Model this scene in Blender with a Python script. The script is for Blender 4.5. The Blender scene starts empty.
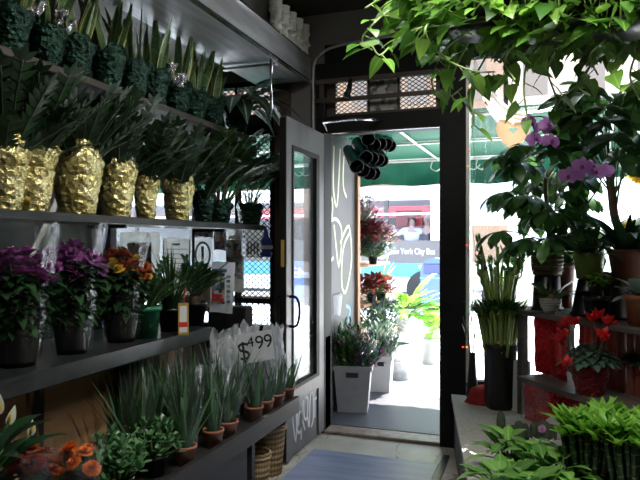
import bpy, math, random
from math import sin, cos, pi, sqrt, atan2, radians
from mathutils import Vector, Matrix, Quaternion, noise
SC = bpy.context.scene
COL = SC.collection
V = Vector
FP, CX, CY, EYE = 620.0, 320.0, 243.0, 1.4
YAW = atan2(220, 620)
SN, CS = sin(YAW), cos(YAW)

def pt(px, py, x=None, y=None, z=None, d=None):
    """a point of the place seen at a pixel, on the plane x, y or z = const or at depth d"""
    u = (px - CX) / FP
    r = V((-SN + u * CS, CS + u * SN, (CY - py) / FP))
    if x is not None: t = x / r.x
    elif y is not None: t = y / r.y
    elif z is not None: t = (z - EYE) / r.z
    else: t = d
    return V((0, 0, EYE)) + r * t

# ------------------------------------------------------------------ materials
MATS = {}
def nodes(name):
    m = bpy.data.materials.new(name); m.use_nodes = True
    nt = m.node_tree; nt.nodes.clear()
    out = nt.nodes.new('ShaderNodeOutputMaterial')
    return m, nt, out
def N(nt, t, **kw):
    n = nt.nodes.new(t)
    for k, v in kw.items():
        if k in n.inputs: n.inputs[k].default_value = v
        else: setattr(n, k, v)
    return n
def c4(c): return (c[0], c[1], c[2], 1)
def mixc(nt, fac, a, b):
    n = nt.nodes.new('ShaderNodeMix'); n.data_type = 'RGBA'
    for sock, val in ((n.inputs[0], fac), (n.inputs[6], a), (n.inputs[7], b)):
        if isinstance(val, (int, float)): sock.default_value = val
        elif isinstance(val, tuple): sock.default_value = c4(val)
        else: nt.links.new(val, sock)
    return n.outputs[2]
def mth(nt, op, a, b=0.0, clamp=False):
    n = nt.nodes.new('ShaderNodeMath'); n.operation = op; n.use_clamp = clamp
    for s, v in ((n.inputs[0], a), (n.inputs[1], b)):
        if isinstance(v, (int, float)): s.default_value = v
        else: nt.links.new(v, s)
    return n.outputs[0]
def ramp(nt, fac, p0, p1):
    n = nt.nodes.new('ShaderNodeMapRange'); n.clamp = True
    nt.links.new(fac, n.inputs[0]); n.inputs[1].default_value = p0; n.inputs[2].default_value = p1
    return n.outputs[0]
def tex(nt, scale, kind='noise', detail=3, stretch=None):
    tc = nt.nodes.new('ShaderNodeTexCoord'); src = tc.outputs['Object']
    if stretch:
        mp = nt.nodes.new('ShaderNodeMapping'); mp.inputs['Scale'].default_value = stretch
        nt.links.new(src, mp.inputs[0]); src = mp.outputs[0]
    if kind == 'noise': n = N(nt, 'ShaderNodeTexNoise', Scale=scale, Detail=detail)
    elif kind == 'vor': n = N(nt, 'ShaderNodeTexVoronoi', Scale=scale)
    elif kind == 'crack': n = N(nt, 'ShaderNodeTexVoronoi', Scale=scale); n.feature = 'DISTANCE_TO_EDGE'
    nt.links.new(src, n.inputs['Vector'])
    return n.outputs[0]

def pm(name, c1, c2=None, scale=6, rough=.55, metal=0, bump=0, bscale=40, bkind='noise', island=0, transl=0, stretch=None, spec=.5, coat=0, contrast=(.35, .65)):
    m, nt, out = nodes(name); L = nt.links.new
    col = None
    if c2: col = mixc(nt, ramp(nt, tex(nt, scale, stretch=stretch), *contrast), c1, c2)
    if island:
        g = nt.nodes.new('ShaderNodeNewGeometry')
        hs = nt.nodes.new('ShaderNodeHueSaturation')
        if col: L(col, hs.inputs['Color'])
        else: hs.inputs['Color'].default_value = c4(c1)
        L(mth(nt, 'ADD', mth(nt, 'MULTIPLY', g.outputs['Random Per Island'], 2 * island), 1 - island), hs.inputs['Value'])
        L(mth(nt, 'ADD', mth(nt, 'MULTIPLY', g.outputs['Random Per Island'], .04), .48), hs.inputs['Hue'])
        col = hs.outputs[0]
    b = N(nt, 'ShaderNodeBsdfPrincipled', Roughness=rough, Metallic=metal)
    b.inputs['Specular IOR Level'].default_value = spec
    b.inputs['Coat Weight'].default_value = coat
    if col: L(col, b.inputs['Base Color'])
    else: b.inputs['Base Color'].default_value = c4(c1)
    if bump:
        bn = N(nt, 'ShaderNodeBump', Strength=bump, Distance=.01)
        L(tex(nt, bscale, bkind, stretch=stretch), bn.inputs['Height']); L(bn.outputs[0], b.inputs['Normal'])
    sh = b.outputs[0]
    if transl:
        t = nt.nodes.new('ShaderNodeBsdfTranslucent')
        if col: L(col, t.inputs[0])
        else: t.inputs[0].default_value = c4(c1)
        mx = N(nt, 'ShaderNodeMixShader'); mx.inputs[0].default_value = transl
        L(sh, mx.inputs[1]); L(t.outputs[0], mx.inputs[2]); sh = mx.outputs[0]
    L(sh, out.inputs[0]); MATS[name] = m
    return m

def leafm(name, c1, c2, transl=.3, rough=.4, edge=None, ew=.14, rib=None, island=.35, bands=0, spec=.45):
    m, nt, out = nodes(name); L = nt.links.new
    uv = nt.nodes.new('ShaderNodeUVMap'); sx = nt.nodes.new('ShaderNodeSeparateXYZ'); L(uv.outputs[0], sx.inputs[0])
    g = nt.nodes.new('ShaderNodeNewGeometry')
    col = mixc(nt, g.outputs['Random Per Island'], c1, c2)
    off = mth(nt, 'ABSOLUTE', mth(nt, 'SUBTRACT', sx.outputs[0], .5))
    if bands:
        w = N(nt, 'ShaderNodeTexNoise', Scale=bands, Detail=2)
        mp = nt.nodes.new('ShaderNodeMapping'); mp.inputs['Scale'].default_value = (.25, 2.2, 1)
        L(uv.outputs[0], mp.inputs[0]); L(mp.outputs[0], w.inputs['Vector'])
        col = mixc(nt, mth(nt, 'MULTIPLY', ramp(nt, w.outputs[0], .45, .6), .5), col, (c2[0] * 2.2, c2[1] * 1.9, c2[2] * 2))
    if edge: col = mixc(nt, ramp(nt, off, .5 - ew, .5 - ew * .7), col, edge)
    if rib: col = mixc(nt, ramp(nt, off, .07, .03), col, rib)
    hs = nt.nodes.new('ShaderNodeHueSaturation'); L(col, hs.inputs['Color'])
    r2 = nt.nodes.new('ShaderNodeTexWhiteNoise'); r2.noise_dimensions = '1D'; L(g.outputs['Random Per Island'], r2.inputs['W'])
    L(mth(nt, 'ADD', mth(nt, 'MULTIPLY', r2.outputs[0], 2 * island), 1 - island), hs.inputs['Value'])
    b = N(nt, 'ShaderNodeBsdfPrincipled', Roughness=rough); b.inputs['Specular IOR Level'].default_value = spec
    L(hs.outputs[0], b.inputs['Base Color'])
    t = nt.nodes.new('ShaderNodeBsdfTranslucent'); L(hs.outputs[0], t.inputs[0])
    mx = N(nt, 'ShaderNodeMixShader'); mx.inputs[0].default_value = transl
    L(b.outputs[0], mx.inputs[1]); L(t.outputs[0], mx.inputs[2]); L(mx.outputs[0], out.inputs[0]); MATS[name] = m

def glassm(name, tint=(.93, .96, .96), refl=.06, haze=0):
    m, nt, out = nodes(name); L = nt.links.new
    tr = nt.nodes.new('ShaderNodeBsdfTransparent'); tr.inputs[0].default_value = c4(tint)
    gl = N(nt, 'ShaderNodeBsdfGlossy', Roughness=.02)
    lw = N(nt, 'ShaderNodeLayerWeight', Blend=.25)
    fac = mth(nt, 'ADD', mth(nt, 'MULTIPLY', lw.outputs['Facing'], .35), refl, True)
    mx = nt.nodes.new('ShaderNodeMixShader'); L(fac, mx.inputs[0]); L(tr.outputs[0], mx.inputs[1]); L(gl.outputs[0], mx.inputs[2])
    sh = mx.outputs[0]
    if haze:
        df = nt.nodes.new('ShaderNodeBsdfDiffuse'); df.inputs[0].default_value = (.7, .72, .75, 1)
        ml = nt.nodes.new('ShaderNodeMixShader')
        L(mth(nt, 'MULTIPLY', ramp(nt, tex(nt, 5), .3, .75), haze), ml.inputs[0])
        L(sh, ml.inputs[1]); L(df.outputs[0], ml.inputs[2]); sh = ml.outputs[0]
    L(sh, out.inputs[0]); MATS[name] = m

def filmm(name, white=.08, gloss=.10, edge=.35, tint=(.96, .97, .97), bs=18, base=.4):
    """crinkled clear plastic"""
    m, nt, out = nodes(name); L = nt.links.new
    bn = N(nt, 'ShaderNodeBump', Strength=.8, Distance=.02); L(tex(nt, bs, detail=4, stretch=(1, 1, .5)), bn.inputs['Height'])
    tr = nt.nodes.new('ShaderNodeBsdfTransparent'); tr.inputs[0].default_value = c4(tint)
    gl = N(nt, 'ShaderNodeBsdfGlossy', Roughness=.18); L(bn.outputs[0], gl.inputs['Normal'])
    df = nt.nodes.new('ShaderNodeBsdfTranslucent'); df.inputs[0].default_value = (.85, .87, .9, 1)
    d2 = nt.nodes.new('ShaderNodeBsdfDiffuse'); d2.inputs[0].default_value = (.8, .82, .85, 1)
    dd = nt.nodes.new('ShaderNodeMixShader'); L(df.outputs[0], dd.inputs[1]); L(d2.outputs[0], dd.inputs[2])
    lw = N(nt, 'ShaderNodeLayerWeight', Blend=.3); L(bn.outputs[0], lw.inputs['Normal'])
    m1 = nt.nodes.new('ShaderNodeMixShader')
    L(mth(nt, 'ADD', mth(nt, 'MULTIPLY', lw.outputs['Facing'], edge), gloss, True), m1.inputs[0]); L(tr.outputs[0], m1.inputs[1]); L(gl.outputs[0], m1.inputs[2])
    m2 = nt.nodes.new('ShaderNodeMixShader'); L(mth(nt, 'ADD', mth(nt, 'MULTIPLY', ramp(nt, tex(nt, bs * .6, detail=5, stretch=(1, 1, .35)), .5, .72), white * 2.4), white * base), m2.inputs[0])
    L(m1.outputs[0], m2.inputs[1]); L(dd.outputs[0], m2.inputs[2]); L(m2.outputs[0], out.inputs[0]); MATS[name] = m

def emim(name, c, s):
    m, nt, out = nodes(name); e = N(nt, 'ShaderNodeEmission', Strength=s); e.inputs[0].default_value = c4(c)
    nt.links.new(e.outputs[0], out.inputs[0]); MATS[name] = m

def foilm(name, c, rough=.28, bs=30, dark=None):
    m, nt, out = nodes(name); L = nt.links.new
    b = N(nt, 'ShaderNodeBsdfPrincipled', Roughness=rough, Metallic=.85); b.inputs['Base Color'].default_value = c4(c)
    if dark: L(mixc(nt, ramp(nt, tex(nt, 14), .35, .65), c, dark), b.inputs['Base Color'])
    bn = N(nt, 'ShaderNodeBump', Strength=.9, Distance=.012); L(tex(nt, bs, 'vor'), bn.inputs['Height'])
    b2 = N(nt, 'ShaderNodeBump', Strength=.6, Distance=.01); L(tex(nt, bs * 2.5, detail=4), b2.inputs['Height']); L(bn.outputs[0], b2.inputs['Normal'])
    L(b2.outputs[0], b.inputs['Normal']); L(b.outputs[0], out.inputs[0]); MATS[name] = m

def floor_mat():
    m, nt, out = nodes('cracked_floor'); L = nt.links.new
    base = mixc(nt, ramp(nt, tex(nt, 4, detail=6), .35, .65), (.44, .40, .34), (.60, .56, .49))
    base = mixc(nt, ramp(nt, tex(nt, 90, detail=2), .62, .7), base, (.2, .18, .15))
    tc = nt.nodes.new('ShaderNodeTexCoord')
    nz = N(nt, 'ShaderNodeTexNoise', Scale=3.0, Detail=4); L(tc.outputs['Object'], nz.inputs['Vector'])
    mp = nt.nodes.new('ShaderNodeMix'); mp.data_type = 'VECTOR'; mp.inputs[0].default_value = .3
    L(tc.outputs['Object'], mp.inputs[4]); L(nz.outputs[1], mp.inputs[5])
    vo = N(nt, 'ShaderNodeTexVoronoi', Scale=2.6); vo.feature = 'DISTANCE_TO_EDGE'; L(mp.outputs[1], vo.inputs['Vector'])
    base = mixc(nt, ramp(nt, vo.outputs[0], .007, .002), base, (.16, .14, .12))
    b = N(nt, 'ShaderNodeBsdfPrincipled', Roughness=.42); L(base, b.inputs['Base Color']); L(b.outputs[0], out.inputs[0]); MATS['cracked_floor'] = m
def wood_mat(name, c1, c2, drips=False, scale=3, rough=.6, stretch=(1, .12, 1)):
    m, nt, out = nodes(name); L = nt.links.new
    col = mixc(nt, ramp(nt, tex(nt, scale * 6, detail=5, stretch=stretch), .3, .7), c1, c2)
    if drips:
        col = mixc(nt, ramp(nt, tex(nt, 9, detail=2, stretch=(1, 1, .14)), .60, .64), col, (.02, .017, .014))
    b = N(nt, 'ShaderNodeBsdfPrincipled', Roughness=rough); L(col, b.inputs['Base Color']); L(b.outputs[0], out.inputs[0]); MATS[name] = m
def weave_mat(name, c1, c2, sx=60):
    m, nt, out = nodes(name); L = nt.links.new
    tc = nt.nodes.new('ShaderNodeTexCoord')
    w = N(nt, 'ShaderNodeTexWave', Scale=sx / 6.28, Distortion=1.2); w.bands_direction = 'Z'; L(tc.outputs['Object'], w.inputs['Vector'])
    col = mixc(nt, w.outputs['Fac'], c1, c2)
    b = N(nt, 'ShaderNodeBsdfPrincipled', Roughness=.7); L(col, b.inputs['Base Color'])
    bn = N(nt, 'ShaderNodeBump', Strength=.7, Distance=.006); L(w.outputs['Fac'], bn.inputs['Height']); L(bn.outputs[0], b.inputs['Normal'])
    L(b.outputs[0], out.inputs[0]); MATS[name] = m
def picture_mat(name, cols, scale):
    m, nt, out = nodes(name); L = nt.links.new
    tc = nt.nodes.new('ShaderNodeTexCoord')
    v = N(nt, 'ShaderNodeTexVoronoi', Scale=scale); L(tc.outputs['Object'], v.inputs['Vector'])
    s = nt.nodes.new('ShaderNodeSeparateColor'); L(v.outputs['Color'], s.inputs[0])
    r = nt.nodes.new('ShaderNodeValToRGB'); r.color_ramp.interpolation = 'CONSTANT'
    while len(r.color_ramp.elements) < len(cols): r.color_ramp.elements.new(.5)
    for i, c in enumerate(cols):
        r.color_ramp.elements[i].position = i / len(cols); r.color_ramp.elements[i].color = c4(c)
    L(s.outputs[0], r.inputs[0])
    b = N(nt, 'ShaderNodeBsdfPrincipled', Roughness=.6); L(r.outputs[0], b.inputs['Base Color']); L(b.outputs[0], out.inputs[0]); MATS[name] = m
def rubber_grid_mat():
    m, nt, out = nodes('rubber_mat'); L = nt.links.new
    tc = nt.nodes.new('ShaderNodeTexCoord')
    mp = nt.nodes.new('ShaderNodeMapping'); mp.inputs['Rotation'].default_value = (0, 0, .78); L(tc.outputs['Object'], mp.inputs[0])
    br = N(nt, 'ShaderNodeTexBrick', Scale=16); br.inputs['Color1'].default_value = (.022, .022, .027, 1); br.inputs['Color2'].default_value = (.036, .036, .043, 1)
    br.inputs['Mortar'].default_value = (.085, .085, .10, 1); br.inputs['Mortar Size'].default_value = .05; L(mp.outputs[0], br.inputs['Vector'])
    b = N(nt, 'ShaderNodeBsdfPrincipled', Roughness=.5); L(br.outputs[0], b.inputs['Base Color'])
    bn = N(nt, 'ShaderNodeBump', Strength=.6, Distance=.01); L(br.outputs['Fac'], bn.inputs['Height']); L(bn.outputs[0], b.inputs['Normal'])
    L(b.outputs[0], out.inputs[0]); MATS['rubber_mat'] = m

floor_mat(); rubber_grid_mat()
pm('wall_dark', (.05, .045, .042), (.075, .068, .062), 3, .7)
pm('wall_grey', (.13, .12, .115), (.18, .17, .16), 2, .7)
pm('ceiling_dark', (.035, .03, .026), (.06, .052, .045), 2, .8)
pm('frame_black', (.006, .006, .0065), (.011, .0105, .0105), 5, .6, spec=.2)
pm('post_brown', (.045, .03, .022), (.075, .05, .035), 8, .5)
pm('door_grey', (.05, .047, .048), (.09, .085, .088), 7, .42, stretch=(1, 1, .4))
pm('panel_steel', (.05, .05, .054), (.075, .075, .08), 4, .5, 0, stretch=(1, 1, .5))
pm('steel', (.33, .33, .34), (.48, .48, .50), 7, .48, .6, stretch=(3, .3, 3))
pm('chrome', (.75, .75, .76), rough=.22, metal=1)
pm('shelf_slab', (.017, .02, .02), (.032, .035, .034), 12, .3)
wood_mat('shelf_wood', (.03, .025, .02), (.06, .05, .04))
wood_mat('bench_wood', (.014, .0125, .012), (.03, .027, .026))
wood_mat('plank_wood', (.34, .185, .08), (.52, .30, .14), True)
wood_mat('brown_post', (.22, .115, .06), (.34, .19, .10), stretch=(1, 1, .1))
wood_mat('red_slat', (.20, .05, .035), (.32, .085, .055), stretch=(1, 1, .1))
wood_mat('stand_wood', (.075, .062, .052), (.14, .118, .098), stretch=(.3, 1, 1))
pm('counter_stone', (.46, .44, .40), (.62, .60, .55), 60, .6, bump=.15, bscale=120)
pm('counter_face', (.10, .095, .09), (.16, .15, .14), 6, .6)
pm('mat_sky_blue', (.19, .235, .38), (.27, .32, .48), 9, .33, stretch=(.3, 2, 1))  # own blue-grey plus the reflected sky, put into the colour
pm('threshold_wood', (.20, .14, .11), (.34, .27, .23), 14, .45)
glassm('window_glass', refl=.04)
glassm('door_glass', refl=.06, haze=.16)
glassm('bus_glass', (.72, .76, .84), .015)
filmm('sleeve_film', .016, .02, .5, bs=24); filmm('aloe_film', .012, .015, .22, bs=24); filmm('bag_plastic', .5, .08, .25, bs=12, base=1.1)
foilm('gold_foil', (.74, .67, .34), .27, 34, (.44, .37, .12))
foilm('green_foil', (.016, .045, .030), .2, 45)
foilm('silver_foil', (.75, .75, .78), .2, 30)
foilm('red_foil', (.80, .02, .025), .22, 30)
foilm('red_pot_foil', (.28, .035, .035), .3, 60)
pm('soil', (.03, .02, .013), (.06, .042, .03), 60, .9, bump=.8, bscale=90)
pm('terracotta', (.42, .14, .075), (.52, .2, .11), 20, .8)
pm('brown_pot', (.16, .055, .04), (.21, .075, .05), 12, .55)
pm('black_plastic', (.008, .008, .009), rough=.32)
pm('black_tray', (.013, .013, .014), rough=.45)
pm('green_plastic', (.03, .20, .11), rough=.38)
pm('olive_pot', (.16, .22, .03), (.20, .27, .045), 9, .45)
pm('white_plastic', (.72, .72, .72), rough=.4)
pm('bucket_plastic', (.38, .39, .41), (.48, .48, .49), 6, .35, transl=.25)
pm('statue_plaster', (.78, .77, .72), (.88, .87, .83), 14, .6, bump=.3, bscale=60)
pm('paper_white', (.80, .81, .83), (.72, .73, .76), 30, .7, transl=.35)
pm('paper_grey', (.52, .52, .50), (.66, .66, .63), 18, .7, transl=.3)
pm('paper_yellow', (.62, .5, .3), rough=.7)
pm('ink_black', (.01, .01, .012), rough=.6)
pm('ink_blue', (.06, .22, .62), rough=.6)
pm('ink_red', (.6, .05, .04), rough=.6)
pm('ink_grey', (.2, .2, .22), rough=.6)
picture_mat('news_photo', [(.05, .06, .12), (.55, .6, .62), (.5, .1, .1), (.55, .5, .2), (.12, .3, .2), (.08, .08, .1), (.3, .3, .38)], 32)
picture_mat('photo_print', [(.55, .66, .7), (.4, .2, .1), (.7, .72, .72), (.1, .1, .12), (.35, .45, .5), (.6, .5, .42)], 26)
picture_mat('grey_print', [(.12, .12, .13), (.4, .4, .38), (.25, .25, .24), (.5, .5, .48)], 34)
pm('paint_white', (.62, .63, .66), rough=.5)
pm('paint_lime', (.52, .58, .36), rough=.5)
pm('paint_blue', (.15, .35, .65), rough=.5)
pm('paint_worn_blue', (.01, .03, .28), rough=.4)
weave_mat('wicker', (.22, .14, .065), (.50, .36, .19)); weave_mat('coir', (.12, .065, .03), (.27, .16, .08), 90)
weave_mat('silver_weave', (.45, .43, .40), (.74, .72, .68), 130)
pm('moss', (.16, .11, .06), (.30, .21, .12), 70, .95, bump=1, bscale=120)
pm('tag_gold', (.75, .5, .12), rough=.35, metal=.5); pm('tag_red', (.7, .04, .03), rough=.5); pm('orange_paint', (.8, .25, .04), rough=.5)
pm('red_cloth', (.34, .015, .02), (.46, .03, .03), 20, .85)
pm('cream_cloth', (.80, .72, .62), (.88, .82, .74), 5, .8, transl=.4)
pm('heart_cream', (.80, .62, .46), (.86, .70, .55), 5, .6, transl=.45)
pm('grey_cloth', (.22, .22, .22), (.32, .32, .32), 10, .8)
emim('bulb_red', (1, .06, .03), 1.2); emim('bulb_green', (.05, .8, .3), .8); emim('bulb_orange', (1, .42, .06), 1.2)
emim('tube_lamp', (1, .97, .92), 9)
# leaves
leafm('snake_leaf', (.05, .11, .045), (.075, .15, .06), .1, .4, edge=(.42, .40, .12), ew=.1, bands=9, island=.3)
leafm('zz_leaf', (.008, .028, .009), (.018, .052, .014), .12, .5, island=.45)
leafm('palm_leaf', (.03, .085, .025), (.05, .12, .035), .2, .4)
leafm('dark_leaf', (.016, .052, .018), (.03, .085, .028), .2, .35, island=.4)
leafm('alocasia_leaf', (.02, .05, .03), (.03, .065, .04), .1, .3, rib=(.35, .45, .36))
leafm('aloe_leaf', (.06, .14, .065), (.085, .185, .085), .1, .4, island=.3)
leafm('jade_leaf', (.08, .2, .085), (.13, .27, .11), .12, .25, island=.3)
leafm('grass_leaf', (.03, .09, .025), (.06, .14, .04), .2, .4)
leafm('lily_leaf', (.01, .034, .014), (.018, .052, .018), .15, .28)
leafm('lily_spathe', (.62, .68, .56), (.7, .75, .62), .35, .4, island=.1)
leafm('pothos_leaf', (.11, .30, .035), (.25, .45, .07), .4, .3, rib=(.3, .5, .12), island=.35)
leafm('pothos_shade', (.04, .14, .02), (.12, .26, .04), .35, .32, island=.4)  # darker copy of the pothos green, shade put into the colour, dealt at random
leafm('tree_leaf', (.025, .075, .02), (.06, .15, .03), .35, .33, rib=(.07, .15, .05), island=.45)
leafm('bamboo_leaf', (.05, .14, .035), (.11, .24, .05), .35, .35)
leafm('bright_leaf', (.16, .42, .04), (.28, .58, .07), .35, .35, island=.3, rib=(.3, .55, .12))
leafm('diff_leaf', (.12, .33, .05), (.22, .46, .09), .3, .3, island=.45, rib=(.33, .52, .22))
leafm('cyclamen_leaf', (.07, .14, .10), (.13, .21, .16), .15, .4, edge=(.03, .08, .05), ew=.2, island=.35)
leafm('silver_leaf', (.30, .38, .34), (.42, .5, .45), .2, .45)
leafm('fern_leaf', (.18, .42, .06), (.34, .62, .10), .45, .4, island=.3)
leafm('blue_leaf', (.05, .085, .085), (.10, .15, .14), .25, .45)
leafm('burgundy_leaf', (.07, .012, .018), (.16, .025, .028), .35, .4, island=.5)
leafm('red_leaf', (.09, .012, .012), (.17, .03, .022), .3, .4, island=.4)
leafm('lavender_leaf', (.20, .13, .18), (.32, .27, .31), .3, .5, island=.4)
leafm('calathea_leaf', (.35, .42, .06), (.5, .5, .08), .35, .35, edge=(.1, .26, .05), ew=.16)
leafm('purple_petal', (.22, .035, .20), (.38, .10, .36), .3, .5, island=.4)
leafm('magenta_petal', (.5, .05, .28), (.65, .12, .40), .3, .5, island=.3)
leafm('orange_petal', (.80, .20, .03), (.92, .32, .06), .3, .5, island=.2)
leafm('rust_petal', (.30, .035, .015), (.52, .12, .02), .3, .5, island=.35)
leafm('yellow_petal', (.80, .50, .04), (.85, .62, .1), .3, .5, island=.2)
leafm('maroon_petal', (.22, .02, .02), (.42, .06, .03), .3, .5, island=.4)
leafm('orchid_petal', (.58, .24, .66), (.70, .36, .76), .35, .45, island=.15)
leafm('cyclamen_petal', (.85, .02, .03), (.92, .06, .06), .35, .45, island=.2)
pm('orchid_lip', (.30, .02, .22), rough=.5); pm('sun_center', (.09, .04, .015), (.16, .07, .02), 80, .9)
pm('stem_green', (.10, .22, .06), rough=.45); pm('vine_stem', (.36, .50, .18), rough=.45); pm('stem_dark', (.025, .05, .02), rough=.5)
pm('stem_brown', (.10, .065, .04), (.16, .11, .07), 20, .8); pm('bamboo_cane', (.27, .40, .09), (.38, .50, .13), 14, .4); pm('cane_node', (.36, .42, .18), rough=.5)
pm('cactus_green', (.05, .085, .045), (.10, .13, .075), 90, .8, bump=1, bscale=160); pm('cactus_bloom', (.55, .3, .5), rough=.7)
pm('pale_petal', (.5, .45, .5), rough=.7)
# outside
pm('pavement', (.68, .67, .65), (.76, .75, .73), 3, .8)
pm('asphalt', (.10, .10, .105), (.15, .15, .155), 8, .8)
pm('facade_cream', (.19, .112, .072), (.23, .145, .098), 1.2, .85); pm('facade_brick', (.15, .08, .055), (.19, .10, .07), 2, .85)
pm('facade_window', (.11, .08, .065), rough=.3)
pm('facade_pale', (.34, .26, .20), (.42, .33, .26), 1.2, .85); pm('shop_red', (.62, .04, .05), rough=.6)
pm('awning_green', (.004, .055, .034), (.006, .072, .043), 3, .75, transl=.14)
pm('awning_frame', (.62, .62, .60), rough=.4, metal=.3)
pm('bus_white', (.82, .82, .80), rough=.35); pm('bus_grey', (.062, .062, .066), rough=.35); pm('bus_teal', (.04, .25, .34), rough=.4); pm('bus_dark', (.02, .02, .025), rough=.5)
pm('tyre', (.015, .015, .015), rough=.8)
pm('mailbox_blue', (.035, .075, .21), rough=.4); pm('mailbox_dark', (.02, .03, .09), rough=.5); pm('banner_blue', (.018, .07, .40), rough=.45)
pm('skin', (.55, .33, .23), rough=.6); pm('shirt_white', (.85, .85, .87), rough=.8); pm('jacket_navy', (.02, .025, .05), rough=.8); pm('hair_grey', (.45, .43, .40), rough=.8); pm('hair_dark', (.05, .035, .025), rough=.8); pm('trousers', (.05, .05, .06), rough=.8)

# ------------------------------------------------------------------ mesh building
class M:
    def __init__(s): s.v = []; s.f = []; s.uv = []; s.mi = []; s.sm = []
    def add(s, vs, fs, uvs=None, mi=0, smooth=True):
        o = len(s.v); s.v += [tuple(p) for p in vs]
        for f in fs:
            s.f.append([i + o for i in f]); s.mi.append(mi); s.sm.append(smooth)
            s.uv.append([uvs[i] for i in f] if uvs else [(0, 0)] * len(f))
        return s
def obj(name, m, mats, parent=None, loc=None, rz=0):
    me = bpy.data.meshes.new(name); me.from_pydata(m.v, [], m.f)
    if isinstance(mats, str): mats = [mats]
    for k in mats: me.materials.append(MATS[k])
    me.polygons.foreach_set('material_index', m.mi); me.polygons.foreach_set('use_smooth', m.sm)
    ul = me.uv_layers.new(name='UVMap'); flat = []
    for f in m.uv:
        for a in f: flat += a
    ul.data.foreach_set('uv', flat)
    me.update()
    o = bpy.data.objects.new(name, me); COL.objects.link(o)
    if parent is not None: o.parent = parent
    if loc is not None: o.location = loc
    o.rotation_euler.z = rz
    return o
def tag(o, label, cat, group=None, kind=None):
    o['label'] = label; o['category'] = cat
    if group: o['group'] = group
    if kind: o['kind'] = kind
    return o
def thing(name, label, cat, loc=(0, 0, 0), rz=0, group=None):
    o = bpy.data.objects.new(name, None); o.empty_display_size = .05; COL.objects.link(o); o.location = loc; o.rotation_euler.z = rz
    return tag(o, label, cat, group)
def struct(name, m, mats, parent=None, label=None):
    o = obj(name, m, mats, parent)
    if parent is None: o['kind'] = 'structure'
    if label: o['label'] = label
    return o
def copyobj(o, parent, loc, rot=None, sc=None):
    c = o.copy(); COL.objects.link(c); c.parent = parent; c.location = loc
    if rot is not None: c.rotation_euler = rot
    if sc is not None: c.scale = (sc, sc, sc)
    return c

def box(m, x0, x1, y0, y1, z0, z1, mi=0, rot=None, bev=0):
    """box from corner to corner; rot = (angle, px, py) about a vertical axis"""
    if bev:
        b = bev; X = [x0, x0 + b, x1 - b, x1]
        lay = []
        for z, e in ((z0, b), (z0 + b, 0), (z1 - b, 0), (z1, b)):
            a, c_, d, f = x0 + e, x1 - e, y0 + e, y1 - e; k = b
            lay.append([(a + k, d, z), (c_ - k, d, z), (c_, d + k, z), (c_, f - k, z), (c_ - k, f, z), (a + k, f, z), (a, f - k, z), (a, d + k, z)])
        vs = [p for l in lay for p in l]
        fs = [[j * 8 + i, j * 8 + (i + 1) % 8, j * 8 + 8 + (i + 1) % 8, j * 8 + 8 + i] for j in range(3) for i in range(8)]
        fs += [list(range(7, -1, -1)), list(range(24, 32))]
    else:
        vs = [(x, y, z) for z in (z0, z1) for (x, y) in ((x0, y0), (x1, y0), (x1, y1), (x0, y1))]
        fs = [[3, 2, 1, 0], [4, 5, 6, 7], [0, 1, 5, 4], [1, 2, 6, 5], [2, 3, 7, 6], [3, 0, 4, 7]]
    if rot:
        a, px, py = rot; ca, sa = cos(a), sin(a)
        vs = [(px + (x - px) * ca - (y - py) * sa, py + (x - px) * sa + (y - py) * ca, z) for x, y, z in vs]
    m.add(vs, fs, mi=mi, smooth=False); return m
def bx(*a, **k): return box(M(), *a, **k)
def prism(m, poly, z0, z1, mi=0):
    n = len(poly); vs = [(x, y, z0) for x, y in poly] + [(x, y, z1) for x, y in poly]
    fs = [list(range(n - 1, -1, -1)), list(range(n, 2 * n))] + [[i, (i + 1) % n, n + (i + 1) % n, n + i] for i in range(n)]
    m.add(vs, fs, mi=mi, smooth=False); return m
def perp(d):
    d = d.normalized(); a = V((0, 0, 1)) if abs(d.z) < .9 else V((1, 0, 0))
    s = d.cross(a).normalized(); return s, s.cross(d).normalized()
def tube(m, pts, r, n=6, r1=None, mi=0, cap=True):
    pts = [V(p) for p in pts]; k = len(pts); r1 = r if r1 is None else r1
    s = None; vs = []
    for i, p in enumerate(pts):
        d = (pts[min(i + 1, k - 1)] - pts[max(i - 1, 0)])
        if d.length < 1e-9: d = V((0, 0, 1))
        d.normalize()
        if s is None: s, u = perp(d)
        else:
            s = s - d * s.dot(d)
            if s.length < 1e-6: s, u = perp(d)
            s.normalize(); u = s.cross(d)
        rr = (r[i] if isinstance(r, (list, tuple)) else r + (r1 - r) * i / max(1, k - 1))
        for j in range(n):
            a = 2 * pi * j / n; vs.append(p + s * (cos(a) * rr) + u * (sin(a) * rr))
    fs = [[i * n + j, i * n + (j + 1) % n, (i + 1) * n + (j + 1) % n, (i + 1) * n + j] for i in range(k - 1) for j in range(n)]
    if cap: fs += [list(range(n - 1, -1, -1)), [(k - 1) * n + j for j in range(n)]]
    m.add(vs, fs, mi=mi); return m
def lathe(m, prof, n=24, c=(0, 0, 0), mi=0, smooth=True, sq=0):
    vs = []; c = V(c)
    for r, z in prof:
        for j in range(n):
            a = 2 * pi * (j + .5) / n; q = 1
            if sq: q = 1 / max(abs(cos(a)), abs(sin(a))); q = 1 + (q - 1) * sq
            vs.append(c + V((cos(a) * r * q, sin(a) * r * q, z)))
    fs = [[i * n + j, i * n + (j + 1) % n, (i + 1) * n + (j + 1) % n, (i + 1) * n + j] for i in range(len(prof) - 1) for j in range(n)]
    m.add(vs, fs, mi=mi, smooth=smooth); return m
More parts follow.
